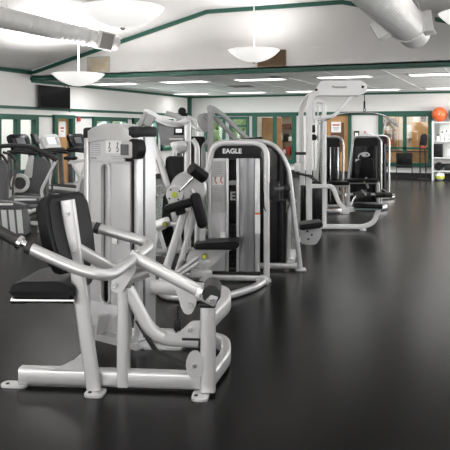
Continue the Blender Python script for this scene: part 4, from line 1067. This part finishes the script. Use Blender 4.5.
# things on the shelves
def small(name, lab, cat, loc, build, m, rz=0, group=None):
    b = new(); build(b); o = obj(name, b, m); o.location = loc; o.rotation_euler = (0, 0, R(rz)); tag(o, lab, cat, group); return o


z2, z1, z0 = 1.26, .74, .32
small('document_box', 'black document box standing on the rack below the bottles', 'box', (-1.96, 22.5, .74), lambda b: (box(b, (0, 0, .21), (.26, .3, .42), .01), box(b, (0, -.15, .21), (.08, .01, .05), .004)), 'charcoal')
small('clipboard', 'grey clipboard leaning inside the rack right of the black box', 'clipboard', (-1.62, 22.5, .74), lambda b: (box(b, (0, 0, .20), (.24, .02, .40), .004, (0, R(14), 0)), box(b, (-.05, -.015, .40), (.1, .02, .03), .004, (0, R(14), 0))), 'pale')
small('folded_towel', 'red folded towel lying on the rack shelf below the clipboard', 'towel', (-1.38, 22.42, .74), lambda b: cushion(b, (.3, .22, .06), (0, 0, .03), None, .025), 'red')
small('foam_roller', 'black foam roller lying on the rack shelf at right', 'roller', (-1.50, 22.55, .32), lambda b: lathe(b, [(.001, -.28), (.04, -.28), (.04, -.275), (.105, -.275), (.11, -.26), (.11, .26), (.105, .275), (.04, .275), (.04, .28), (.001, .28)], 26, (0, 0, .11), 'x'), 'rubber')
small('knee_pad', 'black rolled mat lying on the rack beside the foam roller', 'mat', (-1.95, 22.5, .32), lambda b: lathe(b, [(.03, -.12), (.12, -.12), (.13, -.1), (.13, .1), (.12, .12), (.03, .12), (.03, -.12)], 26, (0, 0, .13), 'y'), 'charcoal')
t = thing('medicine_ball', 'white medicine ball with yellow band on floor under the rack', 'medicine ball', (-1.92, 22.5, .15))
bm = new(); ball(bm, (0, 0, 0), .15); obj('ball', bm, 'paper', t)
bm = new(); lathe(bm, [(.147, -.05), (.153, 0), (.147, .05)], 30, (0, 0, -.03)); obj('band', bm, 'yellow', t)
random.seed(11)
for k, lab in enumerate(('white spray bottle at the left end of the rack shelf', 'white bottle second on the rack shelf', 'white tall bottle third on the rack shelf', 'green capped bottle fourth on the rack shelf')):
    x = -1.97 + k * .13; h = (.20, .30, .34, .24)[k]
    t = thing('spray_bottle', lab, 'bottle', (x, 22.5, 1.26), 0, 'bottles on the rack shelf')
    bm = new(); lathe(bm, [(.001, 0), (.042, 0), (.046, .01), (.046, h * .6), (.02, h * .78), (.018, h * .84), (.001, h * .84)], 20); obj('bottle', bm, 'paper', t)
    bm = new(); box(bm, (0, -.01, h * .9), (.035, .07, .05), .01); obj('spray_head', bm, 'teal' if k == 3 else 'charcoal', t)
for k, lab in enumerate(('white paper stack leaning upright on the rack shelf', 'white tissue box on the rack shelf by the frame edge')):
    small('paper_stack' if k == 0 else 'tissue_box', lab, 'paper' if k == 0 else 'box', (-1.72 + k * .34, 22.66 - k * .1, 1.26), (lambda b: box(b, (0, 0, .26), (.42, .03, .50), .004)) if k == 0 else (lambda b: (box(b, (0, 0, .12), (.26, .2, .24), .01), box(b, (0, 0, .25), (.1, .06, .05), .01))), 'paper')

# ------------------------------------------------------------------ next room, seen through the far windows
def shelf_unit(loc, w, h, label, seed, m='wood'):
    t = thing('wooden_shelf', label, 'shelf', loc, 0, 'wooden furniture in the next room')
    bm = new()
    for x in (-w / 2, w / 2): box(bm, (x, 0, h / 2), (.06, .35, h))
    obj('side_panel', bm, m, t)
    n = 5
    for i in range(n):
        bm = new(); box(bm, (0, 0, .08 + i * (h - .12) / (n - 1)), (w, .34, .035)); obj('shelf_board', bm, m, t)
    bm = new(); box(bm, (0, .17, h / 2), (w, .015, h)); obj('back_panel', bm, 'tan', t)
    rr_ = random.Random(seed); cols = ['dwood', 'paper', 'red', 'charcoal', 'wood', 'pale', 'orange', 'dwood']
    for i in range(n - 1):
        z = .08 + i * (h - .12) / (n - 1) + .02; x = -w / 2 + .1; k = 0
        while x < w / 2 - .27:
            ww, hh = rr_.uniform(.10, .2), rr_.uniform(.14, .32)
            b = new(); box(b, (0, 0, hh / 2), (ww - .01, .2, hh), .008); box(b, (0, -.102, hh * .6), (ww * .5, .004, hh * .25))
            o = obj('storage_box', b, rr_.choice(cols)); o.location = (loc[0] + x + ww / 2, loc[1] - .02, loc[2] + z)
            tag(o, 'small box standing on the ' + label, 'box', 'boxes on the ' + label)
            x += ww + rr_.uniform(.0, .06)


shelf_unit((-4.15, 25.9, 0), .9, 2.1, 'wooden shelf behind the left half of the right window', 5)
shelf_unit((-8.0, 26.6, 0), 1.3, 2.2, 'brown wooden shelf behind the right half of the centre window', 8, 'dwood')
t = thing('wooden_cabinet', 'tall warm wooden cabinet behind the right window', 'cabinet', (-2.82, 26.0, 0))
bm = new(); box(bm, (0, .0, .95), (.74, .5, 1.9), .01); obj('body', bm, 'wood', t)
for x in (-.185, .185):
    bm = new(); box(bm, (x, -.262, .95), (.35, .025, 1.8), .006); d_ = obj('door', bm, 'wood', t)
    bm = new(); cyl(bm, (x * .15, -.28, .95), (x * .15, -.31, .95), .018, 12); obj('knob', bm, 'chrome', d_)
t = thing('wooden_counter', 'low wooden counter under the right window in the next room', 'counter', (-3.3, 24.4, 0))
bm = new(); box(bm, (0, 0, .42), (1.6, .5, .84), .01); obj('body', bm, 'wood', t)
bm = new(); box(bm, (0, 0, .86), (1.7, .56, .04), .006); obj('worktop', bm, 'dwood', t)
t = thing('door_panel', 'light wooden open door inside the centre window', 'door', (-8.05, 24.1, 0), 30)
bm = new(); box(bm, (0, 0, 1.03), (.75, .045, 2.06), .004); obj('leaf', bm, 'wood', t)
bm = new(); cyl(bm, (.3, -.02, 1.0), (.3, -.09, 1.0), .02); obj('handle', bm, 'chrome', t)
t = thing('office_partition', 'white wall unit in the side room behind the leftmost green window', 'cabinet', (-13.2, 14.6, 0), 0)
bm = new(); box(bm, (0, 0, .95), (.5, 1.2, 1.9), .01); obj('body', bm, 'pale', t)
for y in (-.3, .3):
    bm = new(); box(bm, (.26, y, .95), (.02, .57, 1.8), .005); obj('door', bm, 'white', t)

for k, (x, z, w_, h_, lab) in enumerate(((-3.42, 1.55, .42, .55, 'white notice board behind the mullion of the right window'), (-7.15, 1.55, .5, .6, 'white notice board behind the right pane of the centre window'))):
    t = thing('notice_board', lab, 'notice board', (x, 26.97, z)); bm = new(); box(bm, (0, 0, 0), (w_, .03, h_), .004); obj('board', bm, 'paper', t)
    bm = new()
    for c, q in (((0, -.02, h_ / 2), (w_, .03, .03)), ((0, -.02, -h_ / 2), (w_, .03, .03)), ((w_ / 2, -.02, 0), (.03, .03, h_)), ((-w_ / 2, -.02, 0), (.03, .03, h_))): box(bm, c, q)
    obj('frame', bm, 'lgrey', t)

for k, (x, m_, sz, lab) in enumerate(((-3.05, 'paper', (.22, .2, .16), 'white box on top of the tall wooden cabinet'), (-2.78, 'charcoal', (.18, .2, .26), 'dark box on top of the tall wooden cabinet'), (-2.56, 'dwood', (.16, .2, .12), 'brown box on top of the tall wooden cabinet'))):
    b = new(); box(b, (0, 0, sz[2] / 2), sz, .008); box(b, (0, 0, sz[2]), (sz[0] + .01, sz[1] + .01, .03), .004)
    o = obj('storage_box', b, m_); o.location = (x, 25.95, 1.90); tag(o, lab, 'box')
